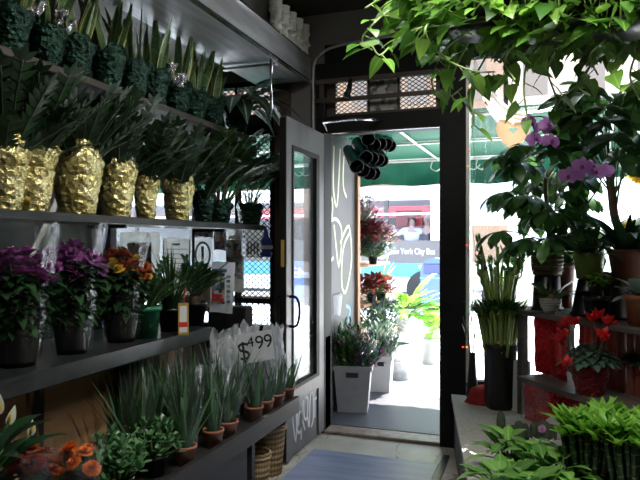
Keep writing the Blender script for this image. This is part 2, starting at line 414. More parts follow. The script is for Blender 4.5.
def surf(m, fn, nu, nv, close=False, mi=0, smooth=True):
    vs = [fn(i / nu, j / nv) for j in range(nv + 1) for i in range(nu + (0 if close else 1))]
    w = nu if close else nu + 1
    fs = [[j * w + i, j * w + (i + 1) % w, (j + 1) * w + (i + 1) % w, (j + 1) * w + i] for j in range(nv) for i in range(nu)]
    m.add(vs, fs, mi=mi, smooth=smooth); return m
def ball(m, c, r, n=10, mi=0, sz=1):
    c = V(c)
    return surf(m, lambda u, v: c + V((cos(2 * pi * u) * sin(pi * v) * r, sin(2 * pi * u) * sin(pi * v) * r, -cos(pi * v) * r * sz)), n, n // 2 + 1, True, mi)
SHAPES = {
    'ovate': lambda t: (sin(pi * min(1, t * .92 + .08) ** .62)) if t < 1 else 0,
    'lance': lambda t: sin(pi * (t * .95 + .05) ** .8) ** .85 if t < 1 else 0,
    'blade': lambda t: (.55 + .45 * min(1, t * 2.5)) * (1 - t ** 3) ,
    'taper': lambda t: 1 - t,
    'heart': lambda t: (.82 + .18 * sin(pi * t * 1.6)) * (1 - t ** 1.9) ** .8,
    'round': lambda t: sqrt(max(0, 1 - (2 * (t * .93 + .07) - 1) ** 2)),
    'obov': lambda t: sin(pi * (t * .9 + .07) ** 1.5) ,
}
def leaf(m, base, d, n, L, W, droop=.4, fold=.15, shape='ovate', seg=4, mi=0, twist=0):
    f = SHAPES[shape]; d = V(d).normalized(); n = V(n); n = n - d * n.dot(d)
    if n.length < 1e-4: n = perp(d)[1]
    n.normalize(); side = d.cross(n).normalized(); p = V(base); vs = []; uv = []
    for i in range(seg + 1):
        t = i / seg; w = W * .5 * f(t)
        if i == seg: vs.append(p.copy()); uv.append((.5, 1))
        else:
            vs += [p - side * w + n * (fold * w), p.copy(), p + side * w + n * (fold * w)]; uv += [(0, t), (.5, t), (1, t)]
        p = p + d * (L / seg)
        q = Quaternion(side, -droop / seg); d = q @ d; n = q @ n
        if twist:
            q = Quaternion(d, twist / seg); n = q @ n; side = q @ side
    fs = []
    for i in range(seg - 1):
        a = i * 3; fs += [[a, a + 1, a + 4, a + 3], [a + 1, a + 2, a + 5, a + 4]]
    a = (seg - 1) * 3; fs += [[a, a + 1, a + 3], [a + 1, a + 2, a + 3]]
    m.add(vs, fs, uv, mi)
UP = V((0, 0, 1))
def rdir(R, el0, el1, az=None):
    a = R.uniform(0, 2 * pi) if az is None else az; e = R.uniform(el0, el1)
    return V((cos(a) * cos(e), sin(a) * cos(e), sin(e)))
def arc(base, d, L, bend, k=6):
    """a stem that leaves along d and bends downwards"""
    d = V(d).normalized(); h = V((d.x, d.y, 0))
    ax = UP.cross(h).normalized() if h.length > 1e-3 else V((1, 0, 0))
    p = V(base); out = [p.copy()]
    for i in range(k):
        p = p + d * (L / k); out.append(p.copy()); d = Quaternion(ax, bend / k) @ d
    return out
def along(pts, t):
    k = len(pts) - 1; i = min(int(t * k), k - 1); f = t * k - i
    return pts[i].lerp(pts[i + 1], f), (pts[i + 1] - pts[i]).normalized()
def text(name, body, size, mat, parent, loc, rot, ext=.002, align='CENTER', sx=1):
    cu = bpy.data.curves.new(name, 'FONT'); cu.body = body; cu.size = size; cu.extrude = ext; cu.align_x = align
    t = bpy.data.objects.new(name, cu); COL.objects.link(t)
    me = bpy.data.meshes.new_from_object(t.evaluated_get(bpy.context.evaluated_depsgraph_get())); bpy.data.objects.remove(t)
    me.materials.clear(); me.materials.append(MATS[mat])
    o = bpy.data.objects.new(name, me); COL.objects.link(o); o.parent = parent; o.location = loc; o.rotation_euler = rot; o.scale = (sx, 1, 1)
    return o
def ribbon(m, pts, w, nrm, mi=0):
    """flat stroke of paint lying on a surface with normal nrm"""
    pts = [V(p) for p in pts]; nrm = V(nrm); vs = []
    for i, p in enumerate(pts):
        d = (pts[min(i + 1, len(pts) - 1)] - pts[max(i - 1, 0)]).normalized(); s = d.cross(nrm).normalized() * (w / 2)
        vs += [p - s, p + s]
    m.add(vs, [[2 * i, 2 * i + 1, 2 * i + 3, 2 * i + 2] for i in range(len(pts) - 1)], smooth=False)
def smooth(pts, k=4):
    pts = [V(p) for p in pts]; out = []
    for i in range(len(pts) - 1):
        p0, p1, p2, p3 = pts[max(i - 1, 0)], pts[i], pts[i + 1], pts[min(i + 2, len(pts) - 1)]
        for j in range(k):
            t = j / k
            out.append(.5 * ((2 * p1) + (p2 - p0) * t + (2 * p0 - 5 * p1 + 4 * p2 - p3) * t * t + (3 * p1 - p0 - 3 * p2 + p3) * t ** 3))
    out.append(pts[-1]); return out
# ------------------------------------------------------------------ the setting
R = random.Random(7)
YW = 4.35                                     # inner face of the street front
struct('floor', bx(-3.6, 1.6, -2.5, 4.41, -.12, 0), 'cracked_floor')
struct('ceiling', bx(-3.7, 1.7, -2.6, 4.5, 3.1, 3.2), 'ceiling_dark')
struct('wall_left', bx(-3.7, -3.6, -2.6, 4.47, 0, 3.1), 'wall_grey')
struct('wall_right', bx(1.6, 1.7, -2.6, 4.47, 0, 3.1), 'wall_dark')
struct('wall_back', bx(-3.6, 1.6, -2.6, -2.5, 0, 3.1), 'wall_grey')
w = M()
for a in ((-3.6, -1.5, 0, .70), (-3.6, -3.5, .70, 2.66), (-3.6, 1.6, 2.72, 3.1), (-1.92, -1.56, 2.24, 2.72), (-3.5, -1.92, 2.66, 2.72), (-.47, 1.6, 0, .40), (1.45, 1.6, .40, 2.72)):
    box(w, a[0], a[1], YW, YW + .12, a[2], a[3])
struct('wall_front', w, 'wall_grey')
struct('trim_post', bx(-1.89, -1.775, YW - .05, YW, 0, 2.7), 'post_brown')
struct('beam_soffit', bx(-3.6, -1.74, 1.0, YW, 2.76, 3.1), 'wall_grey')
# door frame: jambs, header, transom
f = M(); box(f, -1.56, -1.5, YW - .04, YW + .14, 0, 2.72); box(f, -.65, -.475, YW - .06, YW + .14, 0, 3.1)
box(f, -1.5, -.62, YW - .03, YW + .13, 2.21, 2.33); box(f, -1.5, -.62, YW - .02, YW + .12, 2.62, 2.86); box(f, -1.5, -.62, YW - .04, YW - .02, 2.60, 2.64)
fr = struct('trim_door_frame', f, 'frame_black')
f = M(); box(f, -1.49, -.63, YW - .02, YW + .0, 2.205, 2.225); struct('header_edge', f, 'chrome', fr)
def grille(m, x0, x1, z0, z1, y, px, pz, r=.0034):
    k = pz / px; span = (x1 - x0)
    c = z0 - span * k
    def seg(sg):
        b = z0 - span * k - pz
        while b < z1 + span * k + pz:
            pts = []
            for x in (x0, x1):
                z = b + sg * k * (x - x0); pts.append((x, z))
            (xa, za), (xb, zb) = pts
            if sg > 0 and zb > z0 and za < z1 or sg < 0 and za > z0 and zb < z1:
                def clip(x, z):
                    if z < z0: return x0 + (z0 - b) / (sg * k), z0
                    if z > z1: return x0 + (z1 - b) / (sg * k), z1
                    return x, z
                p, q = clip(xa, za), clip(xb, zb)
                if p[0] <= x1 + .001 and q[0] >= x0 - .001 and abs(p[0] - q[0]) > .004:
                    tube(m, [(p[0], y, p[1]), (q[0], y, q[1])], r, 4, cap=False)
            b += pz
    seg(1); seg(-1); return m
# transom over the door: two meshed panes and a dark middle one, two security bars
t = struct('window_1', (lambda m: [box(m, *a) for a in ((-1.5, -.62, YW + .03, YW + .07, 2.33, 2.36), (-1.5, -.62, YW + .03, YW + .07, 2.595, 2.62), (-1.5, -1.43, YW + .03, YW + .07, 2.36, 2.595), (-.69, -.62, YW + .03, YW + .07, 2.36, 2.595), (-1.19, -1.17, YW + .03, YW + .07, 2.36, 2.595), (-.965, -.945, YW + .03, YW + .07, 2.36, 2.595))] and m)(M()), 'post_brown')
struct('pane', bx(-1.43, -.69, YW + .055, YW + .06, 2.36, 2.595), 'window_glass', t)
struct('painted_panel', bx(-1.17, -.965, YW + .042, YW + .05, 2.36, 2.595), 'grey_print', t, 'dark covered middle pane')
struct('wire_grille', grille(grille(M(), -1.43, -1.19, 2.36, 2.595, YW + .035, .045, .03), -.945, -.69, 2.36, 2.595, YW + .035, .045, .03), 'frame_black', t)
sb = M()
for z in (2.425, 2.565): box(sb, -1.55, -.6, YW - .075, YW - .055, z, z + .03)
for x in (-1.53, -.64): box(sb, x, x + .03, YW - .058, YW - .02, 2.42, 2.60)
struct('security_bar', sb, 'post_brown', t)
# window beside the door, behind the shelves, with a small upper light
m = M()
for a in ((-3.5, -1.92, .70, .76), (-3.5, -1.92, 2.24, 2.40), (-3.5, -3.44, .76, 2.24), (-1.96, -1.92, .76, 2.66), (-2.262, -2.242, .76, 2.66), (-3.5, -1.92, 2.62, 2.66), (-2.24, -1.96, .93, .97)):
    box(m, a[0], a[1], YW + .02, YW + .10, a[2], a[3])
t = struct('window_2', m, 'frame_black')
struct('pane', bx(-3.44, -1.96, YW + .06, YW + .066, .76, 2.24), 'window_glass', t)
struct('pane', bx(-3.44, -1.96, YW + .06, YW + .066, 2.40, 2.62), 'window_glass', t)
struct('wire_grille', grille(grille(M(), -2.24, -1.96, .76, 2.24, YW + .035, .05, .042), -2.9, -1.96, 2.40, 2.62, YW + .035, .05, .042), 'frame_black', t)
struct('pane', bx(-1.80, -1.56, YW + .06, YW + .066, .70, 2.24), 'window_glass', t)
# shop window on the other side of the door
m = M()
for a in ((-.47, 1.45, .40, .45), (-.47, 1.45, 2.68, 2.72), (1.40, 1.45, .45, 2.68)): box(m, a[0], a[1], YW + .02, YW + .10, a[2], a[3])
t = struct('window_3', m, 'frame_black')
struct('pane', bx(-.47, 1.40, YW + .07, YW + .076, .45, 2.68), 'window_glass', t)
struct('window_edge', bx(-.475, -.452, YW - .03, YW + .02, .45, 2.72), 'bus_white', t, 'pale strip down the window edge')
struct('sill', bx(-.47, 1.45, YW - .06, YW + .02, .375, .42), 'counter_stone', t)
# the door leaf, swung open into the shop
XD = -1.5
m = M()
for a in ((3.60, 3.70, .02, 2.20), (4.20, 4.32, .02, 2.20), (3.70, 4.20, 2.02, 2.20), (3.70, 4.20, .36, .46)): box(m, XD - .04, XD, a[0], a[1], a[2], a[3])
box(m, XD - .035, XD - .012, 3.70, 4.20, .02, .36)
d1 = struct('door_1', m, 'door_grey')
struct('pane', bx(XD - .027, XD - .021, 3.70, 4.20, .46, 2.02), 'door_glass', d1)
m = M()
for a in ((3.69, 3.715, .45, 2.03), (4.14, 4.20, .45, 2.03), (3.71, 4.14, .45, .475), (3.71, 4.14, 2.0, 2.03)): box(m, XD - .02, XD + .006, *a)
struct('glazing_bead', m, 'frame_black', d1, 'black bead round the door glass')
struct('edge_strip', bx(XD - .044, XD - .001, 3.592, 3.601, .03, 2.19), 'frame_black', d1)
struct('latch_plate', bx(XD - .034, XD - .012, 3.588, 3.594, 1.25, 1.42), 'tag_gold', d1, 'brass latch plate')
for sx in (1, -1):
    x0 = XD if sx > 0 else XD - .04
    struct('handle', tube(M(), smooth([(x0, 3.65, 1.06), (x0 + sx * .05, 3.65, 1.05), (x0 + sx * .07, 3.645, .97), (x0 + sx * .05, 3.65, .88), (x0, 3.65, .87)], 5), .009, 8), 'frame_black', d1, 'black curved pull handle')
g = M(); gx = XD - .0105
def gs(pts, w=.02): ribbon(g, smooth([(gx, 3.68 + y * .52, .05 + z * .30) for y, z in pts], 4), w, (1, 0, 0))
gs([(.06, .02), (.05, .85), (.20, .15), (.22, .95)]); gs([(.28, .95), (.25, .4), (.36, .3), (.42, .6), (.33, .75), (.28, .45)])
gs([(.42, .9), (.38, .1)]); gs([(.40, .62), (.52, .25)]); gs([(.47, .95), (.50, .55), (.60, .5), (.63, .9), (.55, .98)]); gs([(.62, .5), (.68, .25), (.72, .9), (.82, 1.0), (.84, .4), (.76, .2)])
gs([(.90, 1.0), (.90, .35)]); gs([(.86, .8), (.98, .8)])
struct('graffiti', g, 'paint_white', d1, 'white sprayed scrawl on the kick panel')
cl = M(); tube(cl, [(-1.47, 4.3, 2.22), (-1.47, 4.22, 2.27), (-1.18, 4.02, 2.235), (-1.16, 4.0, 2.23)], .010, 6); tube(cl, [(-1.17, 4.01, 2.235), (-1.06, 4.33, 2.28)], .009, 6)
struct('door_closer', cl, 'chrome', d1, 'steel door closer arm')
# conduit round the transom
c = obj('cable_conduit', tube(M(), smooth([(-1.585, 4.315, 2.22), (-1.585, 4.315, 2.62), (-1.57, 4.315, 2.74), (-1.50, 4.315, 2.81), (-1.36, 4.315, 2.845), (-.98, 4.315, 2.87)], 6), .011, 8), 'steel')
tag(c, 'grey cable conduit bending over the transom above the door', 'conduit')
struct('trim_threshold', bx(-1.5, -.62, 4.30, 4.47, 0, .022, bev=.006), 'threshold_wood')
o = obj('floor_mat', bx(-1.44, -.60, 1.6, 3.93, .001, .012, bev=.003), 'mat_sky_blue'); tag(o, 'blue-grey worn mat, its blue deepened for sky reflection, inside the doorway', 'mat')
o = obj('steel_edging', bx(-.598, -.555, 1.6, 4.1, .001, .013), 'shelf_slab'); tag(o, 'thin dark floor strip between mat and counter', 'floor strip')
# recessed entrance side outside the door
struct('wall_entrance', bx(-1.72, -1.60, 4.47, 5.46, 0, 2.36), 'panel_steel')
e = bpy.data.objects['wall_entrance']
g = M()
def gs2(pts, w=.03): ribbon(g, smooth([(-1.5985, 4.6 + y * .84, z) for y, z in pts], 4), w, (1, 0, 0))
gs2([(.08, 2.2), (.10, 1.85), (.25, 1.74), (.22, 1.6), (.08, 1.55)]); gs2([(.3, 2.2), (.28, 1.85), (.4, 1.72), (.5, 2.2)]); gs2([(.62, 2.15), (.6, 1.9), (.72, 1.8)])
gs2([(.1, 1.55), (.35, 1.6), (.55, 1.5), (.45, 1.2), (.3, 1.55)]); gs2([(.15, 1.6), (.06, 1.25), (.28, 1.28)]); gs2([(.5, 1.4), (.8, 1.55), (.9, 1.25), (.7, .98), (.55, 1.05), (.6, 1.35), (.85, 1.5)])
struct('graffiti', g, 'paint_lime', e, 'pale lime graffiti scrawl')
g = M(); gs2([(.7, .85), (.85, .8), (.75, .65), (.9, .55), (.7, .4), (.85, .3)], .03); struct('graffiti', g, 'paint_blue', e, 'blue graffiti squiggle')
struct('trim_corner_post', bx(-1.72, -1.57, 5.46, 5.54, 0, 2.36), 'brown_post')
struct('trim_entrance_side', bx(-.62, -.5, 4.49, 4.6, 0, 2.36), 'frame_black')
o = obj('paper_pocket', surf(M(), lambda u, v: (-1.597 + .05 * sin(pi * u) * (.6 + .4 * v), 4.82 + .18 * u + .015 * (1 - v) * (1 - 2 * u), .80 + .17 * v + .008 * sin(9 * u)), 8, 6), 'paper_white')
tag(o, 'crumpled white paper pocket fixed to the grey entrance panel', 'paper pocket')
o = obj('entrance_mat', bx(-1.58, -.50, 4.50, 5.62, .001, .016, bev=.004), 'rubber_mat'); tag(o, 'dark grey ribbed rubber mat outside the threshold', 'mat')

# ------------------------------------------------------------------ street
struct('pavement', bx(-16, 14, 4.41, 13.0, -.12, 0), 'pavement')
struct('street_road', bx(-30, 30, 13.0, 26, -.25, -.13), 'asphalt')
struct('pavement_far', bx(-30, 30, 25.5, 28, -.13, 0), 'pavement')
ZB = 14.2
def zb(py): return EYE + ZB * (CY - py) / FP
def xb(px): return pt(px, 240, y=14.0).x
YB = 14.0
bus = thing('city_bus', 'long city bus with white roof band and dark windows stopped beyond the pavement', 'bus', (-6, YB, -.13))
def bo(name, m, mat, parent=None, label=None):
    for i, p in enumerate(m.v): m.v[i] = (p[0] + 6, p[1] - YB, p[2] + .13)
    o = obj(name, m, mat, parent or bus)
    if label: o['label'] = label
    return o
X0, X1 = -13.5, -1.78
m = M(); box(m, X0, X1, YB, YB + 2.5, zb(200), zb(186), bev=.05); bo('roof_band', m, 'bus_white')
m = M(); box(m, X0, X1, YB, YB + .06, zb(263), zb(240.5)); box(m, X0, X1, YB + 2.4, YB + 2.46, zb(263), zb(213)); bo('side_panel', m, 'bus_grey', label='charcoal side panel')
m = M(); box(m, X0, X1, YB - .01, YB + .06, zb(277), zb(263)); bo('stripe', m, 'bus_teal', label='teal stripe')
m = M(); box(m, X0, X1, YB, YB + .06, .28, zb(277)); bo('skirt', m, 'bus_white', label='white lower skirt')
m = M(); box(m, X0, X1, YB + .06, YB + 2.4, .2, .34); bo('bus_floor', m, 'bus_dark')
xs = [X0, -11.9, -10.2, -8.5, -6.8, -5.05, -3.35, xb(430.5)]
for i, x in enumerate(xs[:-1]):
    bo('window_pillar', box(M(), x - .05, x + .05, YB, YB + .06, zb(241), zb(200)), 'bus_dark')
m = M(); box(m, xb(430.5), X1, YB, YB + .07, zb(241), zb(200)); bo('door_pillar', m, 'steel', label='grey column beside the bus windows')
m = M(); box(m, X0, xb(430), YB - .01, YB + .05, zb(215), zb(213)); bo('window_rail', m, 'bus_white', label='pale rail across the windows')
for i in range(7):
    m = M(); box(m, xs[i] + .05, xs[i + 1] - .05, YB + .02, YB + .03, zb(240.5), zb(200)); bo('window', m, 'bus_glass')
for x in (-10.5, -2.42):
    m = M()
    surf(m, lambda u, v, x=x: (x + cos(2 * pi * u) * .48 * min(1, 1.02 - abs(v - .5) * .1), YB - .02 + .28 * v, .47 - .13 + sin(2 * pi * u) * .48), 28, 3, True)
    m.add([(x + cos(2 * pi * i / 28) * .45, YB - .02, .34 + sin(2 * pi * i / 28) * .45) for i in range(28)], [list(range(28))]); bo('wheel', m, 'tyre')
m = M(); box(m, xb(378), xb(404), YB + 1.9, YB + 2.3, zb(224), zb(206)); bo('red_reflection', m, 'shop_red', label='red block standing in for a reflection in the windows')  # red block built in place of a red reflection in the glass
lt = text('lettering', 'New York City Bus', .19, 'paint_white', bus, (xb(387.5) + 6, -.003, zb(254) + .13), (pi / 2, 0, 0), .003, 'LEFT', .72)
m = M(); cx, cz = xb(381.5), zb(251)
m.add([(cx + cos(2 * pi * i / 24) * .19, YB - .004, cz + sin(2 * pi * i / 24) * .19) for i in range(24)], [list(range(23, -1, -1))]); lg = bo('transit_logo', m, 'paint_white', label='white round transit logo')
m = M(); ribbon(m, [(cx - .13, YB - .008, cz + .07), (cx - .02, YB - .008, cz + .07), (cx + .04, YB - .008, cz - .02)], .03, (0, 1, 0)); ribbon(m, [(cx + .10, YB - .008, cz + .09), (cx + .02, YB - .008, cz + .0), (cx + .08, YB - .008, cz - .08)], .03, (0, 1, 0)); bo('logo_stroke', m, 'bus_grey', lg)
m = M(); box(m, xb(419), xb(422), YB - .02, YB, zb(268), zb(265)); bo('marker_lamp', m, 'orange_paint', label='orange side marker')

def person(name, label, loc, rz, shirt, hair, arms, h=1.72):
    """a standing figure: one skinned body, clothes and hair as parts"""
    t = thing(name, label, 'person', loc, rz)
    def skin(nm, pts, edges, rad, mt, par):
        me = bpy.data.meshes.new(nm); me.from_pydata(pts, edges, []); o = bpy.data.objects.new(nm, me); COL.objects.link(o)
        md = o.modifiers.new('s', 'SKIN'); sv = me.skin_vertices[0].data
        for i, r in enumerate(rad): sv[i].radius = (r, r) if isinstance(r, (int, float)) else r
        sv[0].use_root = True
        o.modifiers.new('d', 'SUBSURF').levels = 1; o.modifiers['d'].render_levels = 2
        dg = bpy.context.evaluated_depsgraph_get(); me2 = bpy.data.meshes.new_from_object(o.evaluated_get(dg)); bpy.data.objects.remove(o)
        me2.materials.clear(); me2.materials.append(MATS[mt]); me2.polygons.foreach_set('use_smooth', [True] * len(me2.polygons))
        me2.polygons.foreach_set('material_index', [0] * len(me2.polygons))
        ob = bpy.data.objects.new(nm, me2); COL.objects.link(ob); ob.parent = par; return ob
    s = h / 1.72
    P = {'pel': (0, 0, .93), 'wai': (0, 0, 1.08), 'che': (0, 0, 1.30), 'nek': (0, .0, 1.46), 'chin': (0, -.01, 1.54), 'hd': (0, -.015, 1.62), 'top': (0, 0, 1.69)}
    (e1, h1), (e2, h2) = arms
    P.update({'s1': (-.18, 0, 1.40), 'e1': e1, 'h1': h1, 's2': (.18, 0, 1.40), 'e2': e2, 'h2': h2,
              'k1': (-.10, -.02, .5), 'a1': (-.11, .02, .09), 't1': (-.12, -.15, .04), 'k2': (.10, -.02, .5), 'a2': (.11, .02, .09), 't2': (.12, -.15, .04), 'p1': (-.09, 0, .86), 'p2': (.09, 0, .86)})
    K = list(P); ix = {k: i for i, k in enumerate(K)}
    E = [('pel', 'wai'), ('wai', 'che'), ('che', 'nek'), ('nek', 'chin'), ('chin', 'hd'), ('hd', 'top'), ('che', 's1'), ('s1', 'e1'), ('e1', 'h1'), ('che', 's2'), ('s2', 'e2'), ('e2', 'h2'),
         ('pel', 'p1'), ('p1', 'k1'), ('k1', 'a1'), ('a1', 't1'), ('pel', 'p2'), ('p2', 'k2'), ('k2', 'a2'), ('a2', 't2')]
    rad = {'pel': .13, 'wai': .12, 'che': (.15, .11), 'nek': .055, 'chin': .065, 'hd': .085, 'top': .06, 's1': .06, 's2': .06, 'e1': .042, 'e2': .042, 'h1': .032, 'h2': .032, 'p1': .085, 'p2': .085, 'k1': .058, 'k2': .058, 'a1': .04, 'a2': .04, 't1': .035, 't2': .035}
    pts = [V(P[k]) * s for k in K]
    skin('body', pts, [(ix[a], ix[b]) for a, b in E], [rad[k] for k in K], 'skin', t)
    C = ['wai', 'pel', 'che', 's1', 'e1', 's2', 'e2', 'h1', 'h2']; ci = {k: i for i, k in enumerate(C)}
    cp = [V(P[k]) * s for k in C]
    for hh, ee in (('h1', 'e1'), ('h2', 'e2')): cp[ci[hh]] = (V(P[ee]) * .35 + V(P[hh]) * .65) * s
    skin('shirt', cp, [(ci[a], ci[b]) for a, b in (('wai', 'pel'), ('wai', 'che'), ('che', 's1'), ('s1', 'e1'), ('e1', 'h1'), ('che', 's2'), ('s2', 'e2'), ('e2', 'h2'))],
         [.15, .15, (.19, .14), .08, .06, .08, .06, .05, .05], shirt, t)
    T = ['pel', 'p1', 'k1', 'a1', 'p2', 'k2', 'a2']; ti = {k: i for i, k in enumerate(T)}
    skin('trousers', [V(P[k]) * s for k in T], [(ti[a], ti[b]) for a, b in (('pel', 'p1'), ('p1', 'k1'), ('k1', 'a1'), ('pel', 'p2'), ('p2', 'k2'), ('k2', 'a2'))], [.14, .10, .075, .06, .10, .075, .06], 'trousers', t)
    hm = surf(M(), lambda u, v: V((cos(2 * pi * u) * sin(pi * .5 * v) * .098, .012 + sin(2 * pi * u) * sin(pi * .5 * v) * .105 + .02 * v, 1.615 + cos(pi * .5 * v) * .105 - .03 * v * (.5 + .5 * sin(2 * pi * u)))) * s, 16, 6, True)
    obj('hair', hm, hair, t)
    fm = M(); tube(fm, [V((0, -.098, 1.625)) * s, V((0, -.125, 1.595)) * s], .008, 6, .014); obj('nose', fm, 'skin', t)
    return t
pf = .34 - .13
person('person', 'person in a white shirt with one arm raised inside the bus window', (xb(409), YB + .33, pf + .07), .1, 'shirt_white', 'hair_dark', (((-.36, -.05, 1.28), (-.40, -.22, 1.52)), ((.34, .02, 1.14), (.26, -.20, 1.0))), 1.74)
person('person', 'grey-haired person in a dark jacket beyond the bus glass', (xb(424.5), YB + .36, pf + .07), -.15, 'jacket_navy', 'hair_grey', (((-.26, .02, 1.12), (-.20, -.18, .98)), ((.26, .02, 1.12), (.22, -.16, .96))), 1.76)
# white van next to the bus
v = thing('delivery_van', 'white van with a small rounded window behind the bamboo', 'van', (.1, 14.0, -.13))
def vo(name, m, mat):
    for i, p in enumerate(m.v): m.v[i] = (p[0] - .1, p[1] - 14.0, p[2] + .13)
    return obj(name, m, mat, v)
m = M(); box(m, -1.6, 2.0, 14.0, 16.2, .3, zb(184), bev=.08); vo('van_body', m, 'bus_white')
x0, x1 = pt(479, 0, y=14).x, pt(493.5, 0, y=14).x
m = M(); box(m, x0, x1, 13.975, 14.02, zb(220), zb(203.5), bev=.02); vo('window', m, 'bus_glass')
m = M(); box(m, x0 - .15, x1 + .3, 13.985, 14.01, zb(262), zb(226)); vo('side_panel', m, 'facade_cream')
for x in (-.85, 1.4):
    m = M(); surf(m, lambda u, w_, x=x: (x + cos(2 * pi * u) * .36, 13.97 + .22 * w_, .23 + sin(2 * pi * u) * .36), 24, 2, True); m.add([(x + cos(2 * pi * i / 24) * .36, 13.97, .23 + sin(2 * pi * i / 24) * .36) for i in range(24)], [list(range(24))]); vo('wheel', m, 'tyre')
# mailbox on the pavement
p = pt(436, 312, y=12.4); mb = thing('mailbox', 'blue rounded-top street mailbox on four legs in front of the bus', 'mailbox', (p.x, 12.4, 0))
sec = [(-.27, .22), (.27, .22), (.27, .84)] + [(.27 * cos(a), .84 + .27 * sin(a)) for a in [pi * i / 12 for i in range(1, 12)]] + [(-.27, .84)]
m = M(); n = len(sec); m.add([(x, y, z) for y in (-.24, .24) for x, z in sec], [list(range(n)), list(range(2 * n - 1, n - 1, -1))] + [[i, n + i, n + (i + 1) % n, (i + 1) % n] for i in range(n)], smooth=False); obj('body', m, 'mailbox_blue', mb)
obj('hatch', bx(-.2, .2, -.262, -.24, .80, .99, bev=.01), 'mailbox_dark', mb); obj('band', bx(-.275, .275, -.25, .25, .70, .73), 'ink_blue', mb)
for sx in (-.22, .18):
    for sy in (-.2, .16): obj('leg', bx(sx, sx + .04, sy, sy + .04, 0, .23), 'mailbox_dark', mb)
# blue banner seen through the door glass
p0 = pt(288, 300, y=10.8); p1 = pt(290, 262, y=10.8); p2 = pt(318, 262, y=10.8)
bn = thing('street_banner', 'blue street box with white capital letters seen through the door glass', 'street box', (p2.x, 10.8, 0))
m = M(); box(m, -.66, .05, 0, .5, .28, p1.z, bev=.03); obj('body', m, 'banner_blue', bn)
m = M(); box(m, -.62, 0, .05, .45, 0, .28); obj('base', m, 'bus_white', bn)
text('lettering', 'ENT', .27, 'paint_white', bn, (-.57, -.004, p1.z - .29), (pi / 2, 0, 0), .003, 'LEFT', 1.15)
m = M()
for a in ((-.16, .04, .31, .34), (-.16, .04, .62, .65), (-.16, -.13, .31, .65), (.01, .04, .31, .65)): box(m, a[0], a[1], -.006, .0, a[2], a[3])
lo = obj('emblem', m, 'paint_white', bn)
m = M(); ribbon(m, [(-.055 + .055 * cos(a), -.007, .48 + .09 * sin(a)) for a in [.8 + i * .42 for i in range(12)]], .03, (0, 1, 0)); obj('emblem_letter', m, 'paint_white', lo)
# buildings across the street
def building(name, label, x0, x1, h, wall, y=28, shop=None):
    b = thing(name, label, 'building', ((x0 + x1) / 2, y, 0))
    hw = (x1 - x0) / 2
    obj('facade', bx(-hw, hw, 0, 6, 0, h), wall, b)
    obj('cornice', bx(-hw, hw, -.25, 0, h - .4, h), wall, b)
    k = max(2, int((x1 - x0) / 2.2))
    for fl in range(1, int(h / 3.3)):
        for i in range(k):
            x = -hw + (i + .5) * 2 * hw / k
            q = obj('window', bx(x - .5, x + .5, -.04, .02, fl * 3.4 + .9, fl * 3.4 + 2.6), 'facade_window', b)
    obj('shop_window', bx(-hw + .4, hw - .4, -.05, .02, .5, 2.6), 'facade_window', b)
    if shop:
        mm = M(); mm.add([(-hw + .3, -.05, 3.3), (hw - .3, -.05, 3.3), (hw - .3, -1.3, 2.5), (-hw + .3, -1.3, 2.5), (-hw + .3, -1.3, 2.2), (hw - .3, -1.3, 2.2)], [[0, 1, 2, 3], [3, 2, 5, 4]], smooth=False); obj('shop_awning', mm, shop, b)
building('building', 'cream building across the street seen over the entrance awning', -14, -1.5, 14, 'facade_cream', shop='shop_red')
building('building', 'brick building across the street behind the shelf window', -30, -14.2, 15, 'facade_brick')
building('building', 'pale building across the street beyond the shop window plants', -1.3, 12, 11, 'facade_pale')
building('building', 'brick building across the street at the far edge of the shop window', 12.2, 26, 13, 'facade_brick')

# ------------------------------------------------------------------ awning over the entrance
aw = thing('awning', 'green canvas awning over the shop entrance with a metal frame', 'awning', (-.4, 4.5, 2.3))
AX0, AX1, AY1 = -4.4, 1.55, 6.4  # lengthened past the shelf window to keep the sun off the floor
ZF = 2.255
m = M(); surf(m, lambda u, v: (AX0 + .4 + (AX1 - AX0) * u, .0 + (AY1 - 4.5) * v, .05 - (.05 - (ZF + .02 - 2.3)) * v), 12, 6); obj('canopy', m, 'awning_green', aw)
def val(u, v):
    x = (AX1 - AX0) * u; k = abs(sin(x * 4.2)); s_ = .012 * sin(x * 38 + 3 * v)
    return (AX0 + .4 + x, AY1 - 4.5 + .02 * v + .05 * k * sin(pi * v) + s_, ZF - 2.3 + .015 - v * (.265 + .015 * sin(x * 8.4)))
m = surf(M(), val, 120, 6); obj('valance', m, 'awning_green', aw)
m = M()
def T(a, b, r=.013): tube(m, [V(a) - V((-.4, 4.5, 2.3)), V(b) - V((-.4, 4.5, 2.3))], r, 8)
T((AX0, AY1, ZF), (AX1, AY1, ZF), .018); T((AX0, 5.5, ZF + .035), (AX1, 5.5, ZF + .035), .014); T((AX0, 4.56, 2.325), (AX1, 4.56, 2.325))
for x in (-4.3, -3.5, -2.65, -1.85, -.98, -.2, .6, 1.5): T((x - .12, 4.56, 2.32), (x, AY1, ZF), .012)
obj('frame', m, 'awning_frame', aw)
for x in (-1.05, -.80, -.68, -.60, .3): m = tube(M(), smooth([V(q) - V((-.4, 4.5, 2.3)) for q in ((x, AY1, ZF + .03), (x + .01, AY1 - .03, ZF - .02), (x, AY1 - .05, ZF - .09), (x + .06, AY1 - .05, ZF - .12), (x + .12, AY1 - .04, ZF - .07))]), .006, 6); obj('hook', m, 'awning_frame', aw)
dc = thing('spot_camera', 'small black spotlight clamped to the transom bars above the door', 'spotlight', pt(349, 90, y=YW - .12))
obj('body', tube(M(), [(.012, 0, .075), (.004, -.01, .0), (-.012, -.03, -.055)], [.016, .02, .026], 12), 'black_plastic', dc)
